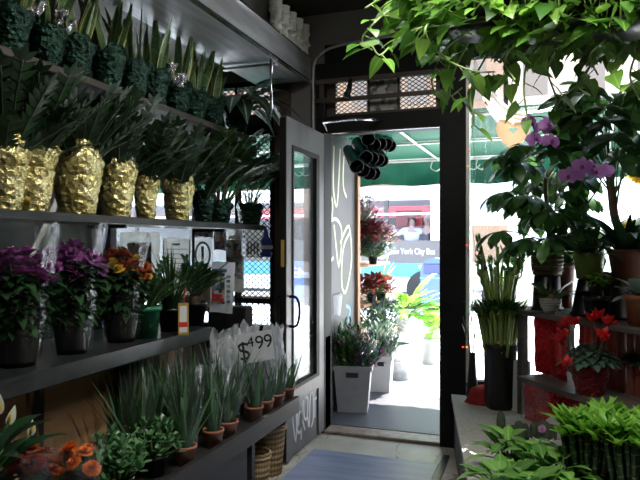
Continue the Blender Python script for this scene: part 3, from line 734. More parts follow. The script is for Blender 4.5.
obj('clamp', tube(M(), [(.012, 0, .06), (.02, .05, .07)], .010, 8), 'black_plastic', dc)
# ------------------------------------------------------------------ shelves along the side of the shop
ORD = ['first', 'second', 'third', 'fourth', 'fifth', 'sixth', 'seventh', 'eighth', 'ninth', 'tenth', 'eleventh', 'twelfth', 'thirteenth', 'fourteenth']
YS0, YS1 = 1.1, 4.22
ZT, ZG, ZM, ZBN = 2.15, 1.53, .91, .42            # tops of the four shelves
def shelf(name, label, x0, x1, y0, y1, zt, th, mat):
    s = thing(name, label, 'shelf', ((x0 + x1) / 2, (y0 + y1) / 2, zt - th)); c = s.location
    obj('board', bx(x0 - c.x, x1 - c.x, y0 - c.y, y1 - c.y, 0, th, bev=.004), mat, s)
    return s
s = shelf('plant_shelf', 'dark plank shelf carrying the snake plants', -2.22, -1.92, YS0, 4.05, ZT, .035, 'shelf_wood')
for y in (1.4, 2.6, 3.75): obj('bracket', bx(-.14, .14, y - 2.575, y - 2.545, -.05, .002), 'frame_black', s)
for y in (1.25, 4.0): obj('upright', bx(-.345, -.33, y - 2.59, y - 2.575, -ZT + .037, .0), 'post_brown', s)
s = shelf('plant_shelf', 'slate-dark shelf carrying the foil-wrapped pots', -2.40, -1.92, YS0, 4.20, ZG, .03, 'shelf_slab')
obj('trim', bx(.232, .246, -1.55, 1.55, -.006, .026), 'shelf_slab', s)
for y in (1.5, 2.8, 3.9): obj('bracket', bx(-.2, .05, y - 2.65, y - 2.635, -.02, .002), 'frame_black', s)
s = shelf('display_counter', 'dark slab counter shelf under the sleeved chrysanthemums', -2.37, -1.81, YS0, 3.20, ZM, .075, 'shelf_slab')
obj('lip', bx(.275, .285, -1.045, 1.045, .06, .077), 'shelf_slab', s)
for y in (1.15, 2.05, 2.6, 3.1): obj('support', bx(-.27, -.23, y - 2.2, y - 2.1, -(ZM - .075), .0), 'post_brown', s)
o = obj('plank_panel', bx(-2.06, -2.03, 1.1, 3.25, ZBN + .01, ZM - .078), 'plank_wood'); tag(o, 'brown wooden plank panel streaked with black drips below the counter', 'panel')
o = obj('dark_post', bx(-2.02, -1.97, 2.60, 2.73, ZBN, ZM - .076), 'frame_black'); tag(o, 'short black post against the brown plank panel', 'post')
s = thing('plant_bench', 'low dark wooden bench under the aloes', 'bench', (-1.7, 2.4, 0))
obj('board', bx(-.32, .28, -1.4, 1.21, ZBN - .03, ZBN, bev=.004), 'bench_wood', s)
obj('front_rail', bx(.255, .283, -1.4, 1.21, ZBN - .075, ZBN + .022), 'bench_wood', s)
for y in (-1.35, -.4, .60): obj('side_panel', bx(-.3, .25, y, y + .035, 0, ZBN - .03), 'bench_wood', s)
obj('back_panel', bx(-.31, -.29, -1.38, .63, 0, ZBN - .03), 'frame_black', s)
for y in (-1.31, -.36): obj('door_panel', bx(.235, .25, y, y + .90, .01, ZBN - .04), 'bench_wood', s, None)
# long steel shelf up under the soffit
s = thing('steel_shelf', 'long stainless steel overhead shelf with hanging rod', 'shelf', (-1.6, 2.7, 2.60))
obj('fascia', bx(-.02, .0, -1.7, 1.60, .0, .155), 'steel', s); obj('underside', bx(-.43, -.02, -1.7, 1.60, .0, .012), 'steel', s); obj('top_plate', bx(-.14, .0, -1.7, 1.60, .155, .165), 'steel', s)
obj('lower_lip', bx(-.022, .008, -1.7, 1.60, -.012, .0), 'chrome', s); obj('upper_lip', bx(-.022, .008, -1.7, 1.60, .163, .172), 'chrome', s)
obj('hanging_rod', tube(M(), [(-.05, 1.0, .0), (-.05, 1.0, -.38)], .011, 8), 'chrome', s)
obj('cross_bar', bx(-.42, -.03, 1.02, 1.06, -.035, -.02), 'steel', s)
# white figure vases on its edge
def figure_vase(label, y, rz, k):
    t = thing('figure_vase', label, 'vase', (-1.645, y, 2.765), rz, 'white figure vases on the steel shelf')
    m = lathe(M(), [(0, 0), (.036, 0), (.038, .02), (.030, .05), (.034, .09), (.040, .12), (.036, .145), (.042, .16), (.044, .235), (.046, .24), (.038, .24), (.036, .19), (0, .185)], 20)
    obj('vessel', m, 'statue_plaster', t)
    b = ball(M(), (.040, 0, .130), .025, 12, 0, 1.15); tube(b, [(.03, 0, .108), (.044, 0, .06), (.036, 0, .01)], [.02, .032, .026], 8); ball(b, (.064, 0, .126), .006, 6)
    for s_ in (-1, 1): tube(b, [(.034, s_ * .026, .10), (.060, s_ * .040, .075), (.076, s_ * .008, .07)], .011, 6); tube(b, [(.04, s_ * .012, .04), (.06, s_ * .02, .025), (.055, s_ * .02, .0)], .012, 6)
    obj('figure', b, 'statue_plaster', t)
    obj('head_band', lathe(M(), [(.045, .165), (.049, .17), (.049, .178), (.045, .182)], 20), 'statue_plaster', t)
FV = ['white figure vase at the shelf end over the doorway', 'white figure vase second from the doorway end of the steel shelf', 'white figure vase in the middle of the five', 'white figure vase fourth from the doorway end of the steel shelf', 'white figure vase farthest along the steel shelf from the doorway']
for i, px in enumerate((309.5, 302, 294.5, 286.5, 278)):
    figure_vase(FV[i], 4.275 - .128 * i, -1.15 + .15 * sin(i * 2), i)

# ---- foil-wrapped pots
def foil_pot(root, mat, r, h, seed, flare=1.25, top=.35, name='foil_wrap'):
    RR = random.Random(seed); off = V((seed * 3.7, seed * 1.3, 0)); jit = [RR.uniform(-1, 1) for _ in range(48)]
    nu, nv = 64, 26
    def fn(u, v):
        a = 2 * pi * u; z = h * v; d = V((cos(a), sin(a), 0))
        rr = r * (.72 + .30 * min(v / .60, 1))
        if .56 < v < .66: rr *= 1 - .07 * (1 - abs(v - .61) / .05)
        if v > .62: rr = r * (1.0 + (flare - 1) * sin(min(1, (v - .62) / .38) * pi * .62)) * (1 - .10 * max(0, v - .85) / .15)
        q = d * r * 10 + V((0, 0, z * 12)) + off; k = .045 if v < .6 else .10
        rr += r * (k * noise.noise(q) + .05 * noise.noise(q * 3.1) + .03 * noise.noise(q * 7.3))
        if v > .8: z += h * top * ((v - .8) / .2) * (.10 * jit[int(u * 47.99)] + .85 * noise.noise(d * 1.9 + off))
        return d * rr + V((0, 0, z))
    m = surf(M(), fn, nu, nv, True, smooth=False)
    m.add([(cos(2 * pi * i / 24) * r * .73, sin(2 * pi * i / 24) * r * .73, .001) for i in range(24)], [list(range(23, -1, -1))])
    obj(name, m, mat, root)
    obj('soil', lathe(M(), [(r * .92, h * .66), (r * .5, h * .69), (0.0, h * .70)], 20), 'soil', root)
def snake_blades(R, n, L0, L1, z, wd=.05, spread=.35):
    m = M()
    for i in range(n):
        a = R.uniform(0, 2 * pi); d = rdir(R, pi / 2 - spread, pi / 2 - .03, a); b = V((cos(a) * .025, sin(a) * .025, z))
        leaf(m, b, d, rdir(R, 0, .2), R.uniform(L0, L1), wd * R.uniform(.8, 1.15), R.uniform(-.1, .28), .25, 'blade', 7, twist=R.uniform(-1.1, 1.1))
    return m
SP = [12, 45, 77, 104, 130, 152, 176, 196, 214]
for i, px in enumerate(SP):
    R = random.Random(100 + i); p = pt(px, 100, x=-2.02)
    k = len(SP) - 1 - i
    lab = 'snake plant in dark green foil, %s from the alocasia end of the top shelf' % ORD[k]
    t = thing('snake_plant', lab, 'potted plant', (p.x + R.uniform(-.02, .02), p.y, ZT), R.uniform(0, 6), 'snake plants on the top shelf')
    foil_pot(t, 'green_foil', .078, .20, 100 + i, 1.2, .3)
    obj('foliage', snake_blades(R, 13, .24, .42, .12, .058, .42), 'snake_leaf', t)
    for j in range(3):  # silver scraps added as glints on the dark foil
        m = M(); a = R.uniform(-2.2, .6); q = V((cos(a) * .085, sin(a) * .085, R.uniform(.17, .22)))
        surf(m, lambda u, v: q + V((cos(a) * .03 * v + .03 * noise.noise(V((u * 3, v * 3, j + i))), sin(a) * .03 * v + (u - .5) * .06, (v - .5) * .05 + .03 * noise.noise(V((u * 4, v * 4, j + 7 + i))))), 6, 6, smooth=False)
        obj('foil_glint', m, 'silver_foil', t)
def zz_stems(R, n, L0, L1, z, leafL=.075, el=(.75, 1.45), pairs=11, bend=.7, mat_st='stem_dark', az=None):
    m = M(); s = M()
    for i in range(n):
        a = R.uniform(0, 2 * pi) if az is None else R.uniform(*az)
        d = rdir(R, *el, a); L = R.uniform(L0, L1); pts = arc((cos(a) * .03, sin(a) * .03, z), d, L, R.uniform(bend * .4, bend), 8)
        tube(s, pts, .006, 5, .0025)
        for j in range(pairs):
            t = .22 + .78 * j / (pairs - 1); p, dd = along(pts, min(t, .999)); side, up = perp(dd)
            if side.z < -.3: side = -side
            for sg in (-1, 1):
                ld = (dd * .75 + side * sg * 1.0 + up * .12 + V((0, 0, .1))).normalized()
                leaf(m, p, ld, up, leafL * R.uniform(.75, 1.15) * (1.05 - .35 * abs(t - .5)), leafL * .42, .25, .12, 'ovate', 3)
        leaf(m, pts[-1], (pts[-1] - pts[-2]), UP, leafL, leafL * .4, .2, .1, 'ovate', 3)
    return m, s
GP = [(4, .088, .285), (32, .092, .30), (77, .108, .29), (117, .09, .285), (146, .066, .25), (178, .088, .25)]
for i, (px, r, h) in enumerate(GP):
    R = random.Random(200 + i); p = pt(px, 210, x=-2.03)
    lab = ['dark glossy foliage plant in gold foil, cut by the photo edge', 'glossy plant in gold foil standing second along the shelf, tall round collar', 'glossy plant in the widest gold foil pot with a tall torn tip', 'glossy plant in gold foil just after the widest gold pot', 'glossy plant in the narrowest gold foil pot', 'glossy plant in the last gold foil pot before the green ones'][i]
    t = thing('zz_plant', lab, 'potted plant', (p.x, p.y, ZG), R.uniform(-.5, .5), 'gold foil pots on the middle shelf')
    foil_pot(t, 'gold_foil', r, h, 200 + i, 1.18, .5 if i == 2 else .3)
    a, b = zz_stems(R, 12, .24, .42, h * .66, .07, (.6, 1.35), 8, .6, 'stem_dark', (-2.4, 2.4)); a2, b2 = zz_stems(R, 6, .30, .44, h * .66, .075, (1.0, 1.3), 9, .4, 'stem_dark', (-1.3, 1.1)); a.add(a2.v, a2.f); a.uv[-len(a2.f):] = a2.uv; b.add(b2.v, b2.f); obj('foliage', a, 'zz_leaf', t); obj('stem', b, 'stem_dark', t)
    if i == 2:
        m = M(); surf(m, lambda u, v: V((-.0 + (u - .5) * .07 * (1 - v * .7), r * 1.0 + .01 * sin(7 * u) - .02 * v, h * .95 + v * .14 + .01 * noise.noise(V((u * 5, v * 5, 3))))), 5, 7, smooth=False); obj('foil_tip', m, 'gold_foil', t)
    if i in (3, 5):
        m = surf(M(), lambda u, v: V((.07 + .012 * sin(5 * u), r * .5 + (u - .5) * .05, h * .98 + (v - .3) * .05)), 4, 4, smooth=False); obj('foil_fold', m, 'silver_foil', t)
def palm_fronds(R, n, L0, L1, z, leafL=.16, bend=1.0, el=(1.0, 1.5), pairs=14, w=.016, az=None):
    m = M(); s = M()
    for i in range(n):
        a = R.uniform(0, 2 * pi) if az is None else R.uniform(*az)
        pts = arc((cos(a) * .02, sin(a) * .02, z), rdir(R, *el, a), R.uniform(L0, L1), R.uniform(bend * .5, bend), 9); tube(s, pts, .005, 5, .002)
        for j in range(pairs):
            t = .4 + .6 * j / pairs; p, dd = along(pts, t); side, up = perp(dd); q = leafL * (1 - .45 * abs(t - .65) / .35) * R.uniform(.85, 1.1)
            for sg in (-1, 1): leaf(m, p, dd * .9 + side * sg + up * .15, up, q, w, .7, .1, 'lance', 3)
    return m, s
for i, (px, lab, r, h) in enumerate(((203, 'palm in crumpled dark green foil next to the last gold pot', .07, .20), (219, 'slim palm in dark green foil in the middle of the green foil trio', .075, .17), (250, 'feathery palm in a green foil pot at the doorway end of the foil shelf', .095, .17))):
    R = random.Random(230 + i); p = pt(px, 215, x=-2.06); t = thing('areca_palm', lab, 'potted plant', (p.x, p.y, ZG), 0, 'green foil palms on the foil shelf')
    foil_pot(t, 'green_foil', r, h, 230 + i, 1.15, .3)
    if i == 0: a, b = zz_stems(R, 12, .32, .5, .12)
    else: a, b = palm_fronds(R, 13, .42, .62, .12, .16, 1.1, (1.15, 1.5))
    obj('foliage', a, 'palm_leaf' if i else 'zz_leaf', t); obj('stem', b, 'stem_brown' if i == 1 else 'stem_green', t)
# dark leafy plant and alocasia at the end of the top shelf
R = random.Random(250); p = pt(234, 100, x=-2.02)
t = thing('alocasia', 'dark alocasia with white-veined arrow leaves at the doorway end of the top shelf', 'potted plant', (-2.02, 3.93, ZT)); foil_pot(t, 'green_foil', .085, .2, 250, 1.2)
m = M(); s = M()
for a, el, L, ll in ((-.3, .7, .30, .26), (.25, .2, .30, .30), (-.9, .5, .3, .24), (.9, .6, .25, .24), (.1, 1.1, .26, .24), (-1.6, .6, .24, .22), (.5, -.25, .26, .26), (-.5, -.1, .28, .24), (2.2, .9, .3, .25), (-.6, .3, .26, .26), (.0, .5, .2, .26), (.4, .9, .2, .22), (-1.2, .2, .24, .24), (-.2, .0, .22, .28), (.7, .1, .22, .26), (-.9, -.2, .24, .24), (1.2, .3, .2, .22), (-1.9, .4, .22, .22), (.1, -.3, .16, .26), (-.4, 1.0, .16, .22), (-1.4, .8, .16, .2)):
    pts = arc((0, 0, .14), V((cos(a) * cos(max(el, .75)), sin(a) * cos(max(el, .75)), sin(max(el, .75)))), L, .9 - el * .4, 6); tube(s, pts, .006, 5)
    d = V((cos(a), sin(a), el - .7)); leaf(m, pts[-1], d, UP, ll, ll * .5, .5, .12, 'heart', 6)
    side, up = perp(d)
    for sg in (-1, 1): leaf(m, pts[-1], -d + side * sg * .5, up, ll * .35, ll * .2, .2, .1, 'ovate', 3)
obj('foliage', m, 'alocasia_leaf', t); obj('stem', s, 'stem_green', t)
R = random.Random(251); t = thing('fishtail_palm', 'dark bushy palm hanging over the shelf end beside the grilled window', 'potted plant', (-2.14, 3.93, ZG), 0)
foil_pot(t, 'green_foil', .07, .16, 251)
a, b = palm_fronds(R, 24, .45, .68, .1, .13, 1.1, (1.0, 1.5), 11, .032, (-2.4, .9)); obj('foliage', a, 'dark_leaf', t); obj('stem', b, 'stem_green', t)

# ---- chrysanthemums in clear sleeves on the counter
def sleeve(root, rb, rt, z0, z1, mat, seed, nu=40, nv=14, wr=.10):
    off = V((seed * 2.1, 0, seed))
    def fn(u, v):
        a = 2 * pi * u; d = V((cos(a), sin(a), 0)); r = rb + (rt - rb) * v
        r *= 1 + wr * noise.noise(d * 2.5 + V((0, 0, v * 2.5)) + off) + .04 * noise.noise(d * 8 + V((0, 0, v * 5)) + off)
        return d * r + V((0, 0, z0 + (z1 - z0) * v + (v ** 4) * .05 * noise.noise(d * 2 + off)))
    return obj('sleeve', surf(M(), fn, nu, nv, True), mat, root)
def pot(root, r, h, mat, rim=True, taper=.74, name='pot', n=24):
    pr = [(0, 0), (r * taper, 0), (r * .97, h * .86)] + ([(r * 1.06, h * .86), (r * 1.06, h), (r * .96, h)] if rim else [(r, h), (r * .93, h)]) + [(r * .9, h * .88)]
    o = obj(name, lathe(M(), pr, n), mat, root); obj('soil', lathe(M(), [(r * .9, h * .87), (0, h * .9)], n), 'soil', root); return o
def bloom(R, r, petals=26, layers=3, w=.45):
    m = M()
    for l in range(layers):
        e = .05 + l * 1.2 / max(1, layers - 1) if layers > 1 else .2
        for j in range(petals // (1 + l // 2)):
            a = 2 * pi * j / (petals // (1 + l // 2)) + l * .3; d = V((cos(a) * cos(e), sin(a) * cos(e), sin(e)))
            leaf(m, d * r * .12, d, UP, r * R.uniform(.8, 1.05) * (1 - .2 * l / layers), r * w, .35, .2, 'lance', 3)
    return m
def mum(label, loc, H, pr, petal, n, seed, sl=(.09, .19, .62), spread=.15, petal2=None, br=.034):
    R = random.Random(seed); t = thing('chrysanthemum', label, 'flowers', loc, 0, 'sleeved chrysanthemums on the counter')
    pot(t, pr, pr * 1.7, 'black_plastic'); m = M(); s = M()
    protos = [obj('flower_head', bloom(R, br), petal, t), obj('flower_head', bloom(R, br * .85), petal2 or petal, t)]
    for i in range(n):
        a = i * 2.4; rr = spread * sqrt((i + .5) / n); q = V((cos(a) * rr, sin(a) * rr, H - (rr / spread) ** 2 * .07 + R.uniform(-.045, .03)))
        pts = smooth([(cos(a) * .02, sin(a) * .02, pr * 1.4), (q.x * .5, q.y * .5, H * .55), q], 3); tube(s, pts, .003, 4)
        rot = (R.uniform(-.5, .5) - sin(a) * .7 * rr / spread, cos(a) * .7 * rr / spread, R.uniform(0, 6))
        if i < 2: protos[i].location = q; protos[i].rotation_euler = rot
        else: copyobj(protos[1 if R.random() < .55 else 0], t, q, rot, R.uniform(.8, 1.15))
        for j in range(14):
            p, dd = along(pts, R.uniform(.15, .92)); leaf(m, p, rdir(R, -.5, .5, a + R.uniform(-1.6, 1.6)), UP, R.uniform(.07, .12), .05, .6, .1, 'ovate', 3)
    obj('foliage', m, 'dark_leaf', t); obj('stem', s, 'stem_dark', t); sleeve(t, pr * .95, sl[1], .02, sl[2], 'sleeve_film', seed)
    return t
p = pt(18, 340, x=-1.97); mum('purple chrysanthemum in a clear sleeve cut by the photo edge', (p.x, p.y, ZM), .43, .088, 'purple_petal', 50, 31, (.09, .165, .56), .15, None, .042)
p = pt(72, 340, x=-1.97); mum('purple chrysanthemum in a clear sleeve between the other sleeved pots', (p.x, p.y, ZM), .45, .085, 'purple_petal', 44, 32, (.09, .15, .57), .135, None, .042)
p = pt(121, 335, x=-1.97); mum('rust and yellow chrysanthemum in a clear sleeve', (p.x, p.y, ZM), .42, .085, 'rust_petal', 38, 33, (.085, .14, .53), .125, 'yellow_petal', .04)
# green pot, grass pot, sago on the counter
def blades(R, n, L0, L1, z, w=.012, el=(.9, 1.5), bend=(.2, 1.2), r0=.03, seg=6, shape='blade', az=None):
    m = M()
    for i in range(n):
        a = R.uniform(0, 2 * pi) if az is None else R.uniform(*az); rr = r0 * sqrt(R.random())
        leaf(m, (cos(a) * rr, sin(a) * rr, z), rdir(R, *el, a), V((-cos(a), -sin(a), 1)), R.uniform(L0, L1), w * R.uniform(.7, 1.3), R.uniform(*bend), .2, shape, seg)
    return m
p = pt(145, 322, x=-1.93); R = random.Random(40)
t = thing('potted_ruscus', 'leafy stems in a bright green plastic pot beside the rust chrysanthemum', 'potted plant', (p.x, p.y, ZM)); pot(t, .082, .165, 'green_plastic')
a, b = zz_stems(R, 9, .18, .36, .13, .055, (.9, 1.5), 9, .8); obj('foliage', a, 'palm_leaf', t); obj('stem', b, 'stem_green', t)
p = pt(171, 322, x=-1.94); t = thing('grass_plant', 'grassy plant in a black pot between the green pot and the sago', 'potted plant', (p.x, p.y, ZM)); pot(t, .075, .13, 'black_plastic')
obj('foliage', blades(R, 130, .28, .46, .1, .010), 'grass_leaf', t)
p = pt(195, 318, x=-1.94); t = thing('sago_plant', 'dark feathery sago palm in a black pot in front of the posters', 'potted plant', (p.x, p.y, ZM)); pot(t, .07, .14, 'black_plastic')
obj('trunk', lathe(M(), [(.03, .1), (.034, .14), (.03, .17), (.012, .2)], 12), 'stem_brown', t)
a, b = palm_fronds(R, 20, .14, .26, .17, .07, .6, (.75, 1.45), 17, .010); obj('foliage', a, 'dark_leaf', t); obj('stem', b, 'stem_dark', t)
# hanging tag
p = pt(180, 318, x=-1.79); t = thing('lucky_tag', 'small gold and red tag hanging off the counter edge', 'tag', (p.x + .02, p.y, p.z), -1.05)
obj('tag_card', bx(-.0, .004, -.027, .027, -.09, .08, bev=.0015), 'tag_gold', t); obj('inset', bx(.003, .006, -.018, .018, -.02, .065), 'bus_white', t); obj('band', bx(.003, .006, -.022, .022, -.045, -.02), 'tag_red', t)
obj('lower_inset', bx(.003, .0055, -.02, .02, -.075, -.047), 'bus_white', t); obj('ribbon', tube(M(), [(0, 0, .08), (-.006, .01, .13), (-.03, .012, .16)], .003, 5), 'tag_red', t)

# ---- papers on the window behind the shelves
def paper(name, label, cat, px0, px1, py0, py1, mat, y=YW - .0, rz=0, rot=0, curl=.0):
    a = pt(px0, py1, y=y); b = pt(px1, py0, y=y); w, h = b.x - a.x, b.z - a.z
    t = thing(name, label, cat, ((a.x + b.x) / 2, y, a.z))
    obj('sheet', surf(M(), lambda u, v: ((u - .5) * w + rot * v, -curl * (sin(pi * u) * .6 + (1 - v) * .5) - .001, v * h + .004 * sin(5 * u)), 10, 10), mat, t)
    return t, w, h
def pr(t, x0, x1, z0, z1, mat, name='printed_block', y=-.005): return obj(name, bx(x0, x1, y - .002, y, z0, z1), mat, t)
YP = YW + .015
t, w, h = paper('certificate', 'pale certificate sheet on the window behind the grass plant', 'paper', 163, 191, 238, 290, 'paper_grey', YP)
for i in range(7): pr(t, -w * (.38 - .1 * (i % 3)), w * (.38 - .1 * (i % 2)), h * (.78 - i * .09), h * (.795 - i * .09), 'ink_grey', 'text_line')
pr(t, -w * .15, w * .12, h * .86, h * .9, 'ink_grey', 'seal'); 
for s_ in (-1, 1): pr(t, s_ * w * .46 - .004, s_ * w * .46 + .004, h * .05, h * .97, 'ink_grey', 'border')
t, w, h = paper('brochure', 'pale brochure with an oval emblem on the window', 'paper', 193, 213, 238, 275, 'paper_white', YP)
m = M(); ribbon(m, [(w * .36 * cos(a), -.004, h * .55 + h * .33 * sin(a)) for a in [i * 2 * pi / 24 for i in range(25)]], .018, (0, 1, 0)); obj('oval_emblem', m, 'ink_grey', t)
pr(t, -.012, .012, h * .4, h * .78, 'photo_print'); pr(t, -.02, .03, h * .2, h * .32, 'ink_blue')
for (lab, a, b, c, d, mt) in (('upper photo print with people on the window', 214, 226, 229, 250, 'photo_print'), ('photo print below the others beside the window bar', 226, 241, 240, 266, 'photo_print'), ('small pale card above the photo prints', 228, 242, 227, 240, 'paper_white'), ('dark photo strip above the brochure', 193, 213, 227, 237, 'grey_print'), ('white sheet under the shelf above the dark photo strip', 203, 212, 220, 230, 'paper_white')):
    t, w, h = paper('photo_print' if 'print' in lab else 'card', lab, 'photo' if 'photo' in mt else 'paper', a, b, c, d, mt, YP - (.004 if 'upper' in lab else 0))
    pr(t, -w * .42, w * .42, h * .08, h * .35, 'grey_print' if mt != 'paper_white' else 'paper_grey')
t, w, h = paper('news_clipping', 'yellowed clipping with a grey picture beside the newspaper', 'paper', 231, 244, 255, 292, 'paper_grey', YP); pr(t, -w * .35, w * .4, h * .35, h * .8, 'grey_print')
t, w, h = paper('brown_card', 'tan cardboard sheet behind the newspaper', 'paper', 200, 214, 272, 312, 'paper_yellow', YP)
t, w, h = paper('notice_board', 'brown-grey notice behind the grille above the blue ornament', 'notice', 246, 262, 226, 258, 'paper_grey', YW + .05)
for i in range(4): pr(t, -w * .4 + i * w * .2, -w * .4 + i * w * .2 + w * .1, h * .1, h * .5, 'ink_grey', 'print_column')
t, w, h = paper('notice_sheet', 'grey sheet filling the window below the certificate', 'paper', 158, 199, 286, 330, 'paper_grey', YP); pr(t, -w * .3, w * .3, h * .4, h * .8, 'grey_print')
t, w, h = paper('notice_sheet', 'tall pale sheet with a picture at the edge of the window behind the rust chrysanthemum', 'paper', 120, 160, 232, 300, 'paper_grey', YP); pr(t, -w * .3, w * .3, h * .5, h * .85, 'photo_print')
a_, b_ = pt(203, 300, y=4.12), pt(243, 300, y=4.12); kr = thing('plant_crate', 'tall black crate standing behind the newspaper below the grilled window', 'crate', ((a_.x + b_.x) / 2, 4.24, 0)); hw_ = (b_.x - a_.x) / 2
for k in range(3): obj('tier', bx(-hw_ + .004 * k, hw_ - .004 * k, -.07, .07, .31 * k, .31 * k + .30, bev=.01), 'black_tray', kr)
# tabloid in front, hung from the counter plants
t, w, h = paper('newspaper', 'tabloid newspaper page with a large colour picture hung at the window', 'newspaper', 210, 233, 262, 312, 'paper_white', 4.04, 0, .02, .02)
pr(t, -w * .40 + .012, w * .25 + .012, h * .80, h * .865, 'ink_blue', 'masthead', -.026); pr(t, -w * .36 + .006, w * .2 + .006, h * .18, h * .78, 'news_photo', 'cover_picture', -.030); pr(t, -w * .36 + .006, w * .16 + .006, h * .22, h * .29, 'ink_red', 'headline', -.032); pr(t, -w * .36 + .006, w * .1 + .006, h * .31, h * .37, 'ink_red', 'headline', -.032)
for i in range(6): pr(t, w * .26 + .008, w * .42 + .008, h * (.2 + i * .1), h * (.25 + i * .1), ('ink_grey', 'paper_grey')[i % 2], 'side_story', -.028)
# blue ornament on the grille
p = pt(266, 257, y=YW - .06); t = thing('hanging_ornament', 'small dark blue ornament shaped like a finial on the window grille', 'ornament', (p.x, p.y, p.z))
obj('body', lathe(M(), [(0, 0), (.045, 0), (.048, .03), (.03, .04), (.05, .075), (.036, .10), (.044, .125), (.02, .16), (.016, .2), (0, .225)], 16), 'paint_worn_blue', t); obj('band', lathe(M(), [(.049, .06), (.055, .075), (.049, .088)], 16), 'paper_grey', t)

# ---- aloes on the bench
def aloe(label, loc, seed, L=.30, sl=True, pr_=.05, tilt=0):
    R = random.Random(seed); t = thing('aloe_plant', label, 'potted plant', loc, R.uniform(0, 6), 'sleeved aloes on the bench')
    pot(t, pr_, .085, 'terracotta'); obj('foliage', blades(R, 18, L * .6, L * 1.15, .05, .031, (1.0, 1.5), (-.2, .3), .025, 6, 'taper'), 'aloe_leaf', t)
    if sl: sleeve(t, pr_ * .9, .085, .01, L + .03, 'aloe_film', seed, 24, 8, .12)
    return t
FR = [(185, 457, .34), (213, 438, .33), (228, 429, .31), (254, 414, .30), (265, 410, .29), (276, 403, .28), (287, 397, .27)]
for i, (px, py, L) in enumerate(FR):
    p = pt(px, py, z=ZBN); y = p.y
    aloe(['sleeved aloe at the front bench edge beside the jade plants', 'second sleeved aloe along the bench edge from the jade plants', 'third sleeved aloe along the bench edge from the jade plants', 'sleeved aloe in the middle of the bench edge under the price sign', 'third sleeved aloe from the door end of the bench edge', 'second sleeved aloe from the door end of the bench edge', 'last small sleeved aloe at the door end of the bench edge'][i], (-1.485, pt(px, py, x=-1.485).y, ZBN), 300 + i, L)
BK = [(-1.66, 2.30), (-1.72, 2.48), (-1.64, 2.62), (-1.80, 2.66), (-1.66, 2.80), (-1.80, 2.86), (-1.64, 2.98), (-1.79, 3.06), (-1.63, 3.17), (-1.84, 2.44), (-1.92, 2.6), (-1.92, 2.85), (-1.56, 2.52), (-1.57, 2.9)]
for i, (x, y) in enumerate(BK):
    aloe('aloe in the dark back rows of the bench, behind the edge row', (x, y, ZBN), 320 + i, .38, i % 2 == 0)
# translucent bags and the price sign
def bag(label, loc, w, dpt, h, seed):
    t = thing('plastic_bag', label, 'plastic bag', loc, 0, 'cloudy plastic bags behind the aloes'); off = V((seed, seed * 2, 0))
    def fn(u, v):
        a = 2 * pi * u; k = .72 + .40 * sin(pi * min(1, v * .95)) + .22 * max(0, v - .75)
        q = V((cos(a), sin(a), v * 2.4)) * 1.5 + off; c_ = 1 + .40 * noise.noise(q) + .22 * noise.noise(q * 2.6) + .10 * noise.noise(q * 6.3)
        return V((cos(a) * dpt * k * c_, sin(a) * w * k * c_, h * v * (1 + .16 * v * noise.noise(V((cos(a) * 1.4, sin(a) * 1.4, 0)) + off) + .05 * v * noise.noise(V((cos(a) * 5, sin(a) * 5, 0)) + off))))
    obj('film', surf(M(), fn, 64, 26, True, smooth=False), 'bag_plastic', t)
bag('cloudy plastic bag below the hanging tag', (-1.68, 3.14, ZBN), .14, .07, .48, 3)
bag('cloudy plastic bag behind the price sign', (-1.67, 3.42, ZBN), .11, .07, .47, 5)
bag('tall cloudy plastic bag between price sign and open door', (-1.55, 3.50, ZBN), .085, .055, .48, 8)
sg = thing('price_sign', 'white handwritten price card standing among the aloes', 'sign', (-1.54, 3.24, .695), .55)
# the card stands in its local XZ plane and faces local -Y
ra = .15
def rr_(x, z): return (x * cos(ra) - z * sin(ra), x * sin(ra) + z * cos(ra))
m = M(); vs = []
for y in (-.002, .002):
    for x, z in ((-.105, 0), (.11, 0), (.115, .17), (-.105, .175)): a, b = rr_(x, -0 + z); vs.append((a, y, b + .02))
m.add(vs, [[0, 1, 2, 3], [7, 6, 5, 4], [0, 4, 5, 1], [1, 5, 6, 2], [2, 6, 7, 3], [3, 7, 4, 0]], smooth=False); obj('card', m, 'paper_white', sg)
obj('stick', tube(M(), [(0, .006, .08), (.0, .01, -.27)], .004, 6), 'stem_brown', sg)
for body, size, x, z, nm in (('$', .15, -.062, .025, 'currency_mark'), ('4', .085, -.015, .092, 'digit'), ('9', .11, .036, .072, 'digit'), ('9', .11, .086, .072, 'digit')):
    a, b = rr_(x, z); q = text(nm, body, size, 'ink_black', sg, (a, -.0035, b + .02), (0, 0, 0), .0008); q.rotation_euler = (Matrix.Rotation(-ra, 3, 'Y') @ Matrix.Rotation(pi / 2, 3, 'X')).to_euler()

# ---- foreground end of the bench: jade, orange mums, peace lily; baskets under the far end
def jade(label, loc, seed, n=26, sp=.12, h=.20, L=.034):
    R = random.Random(seed); t = thing('jade_plant', label, 'potted plant', loc, 0, 'jade plants on the bench'); pot(t, .06, .09, 'black_plastic'); m = M(); s = M()
    for i in range(n):
        a = i * 2.4; r = sp * sqrt((i + .5) / n); q = V((cos(a) * r, sin(a) * r, h * (1 - .35 * (r / sp) ** 2) + R.uniform(-.03, .03)))
        tube(s, [(cos(a) * .02, sin(a) * .02, .07), q], .005, 5)
        for k in range(4):
            for j in range(2):
                b = a + k * 1.57 + j * pi; e = .15 + k * .32
                leaf(m, q + V((0, 0, k * .006 - .01)), V((cos(b) * cos(e), sin(b) * cos(e), sin(e))), UP, L * R.uniform(.8, 1.25), L * .62, .2, .1, 'round', 4)
    obj('foliage', m, 'jade_leaf', t); obj('stem', s, 'stem_green', t)
jade('jade plant beside the aloe row', (-1.54, 2.235, ZBN), 51)
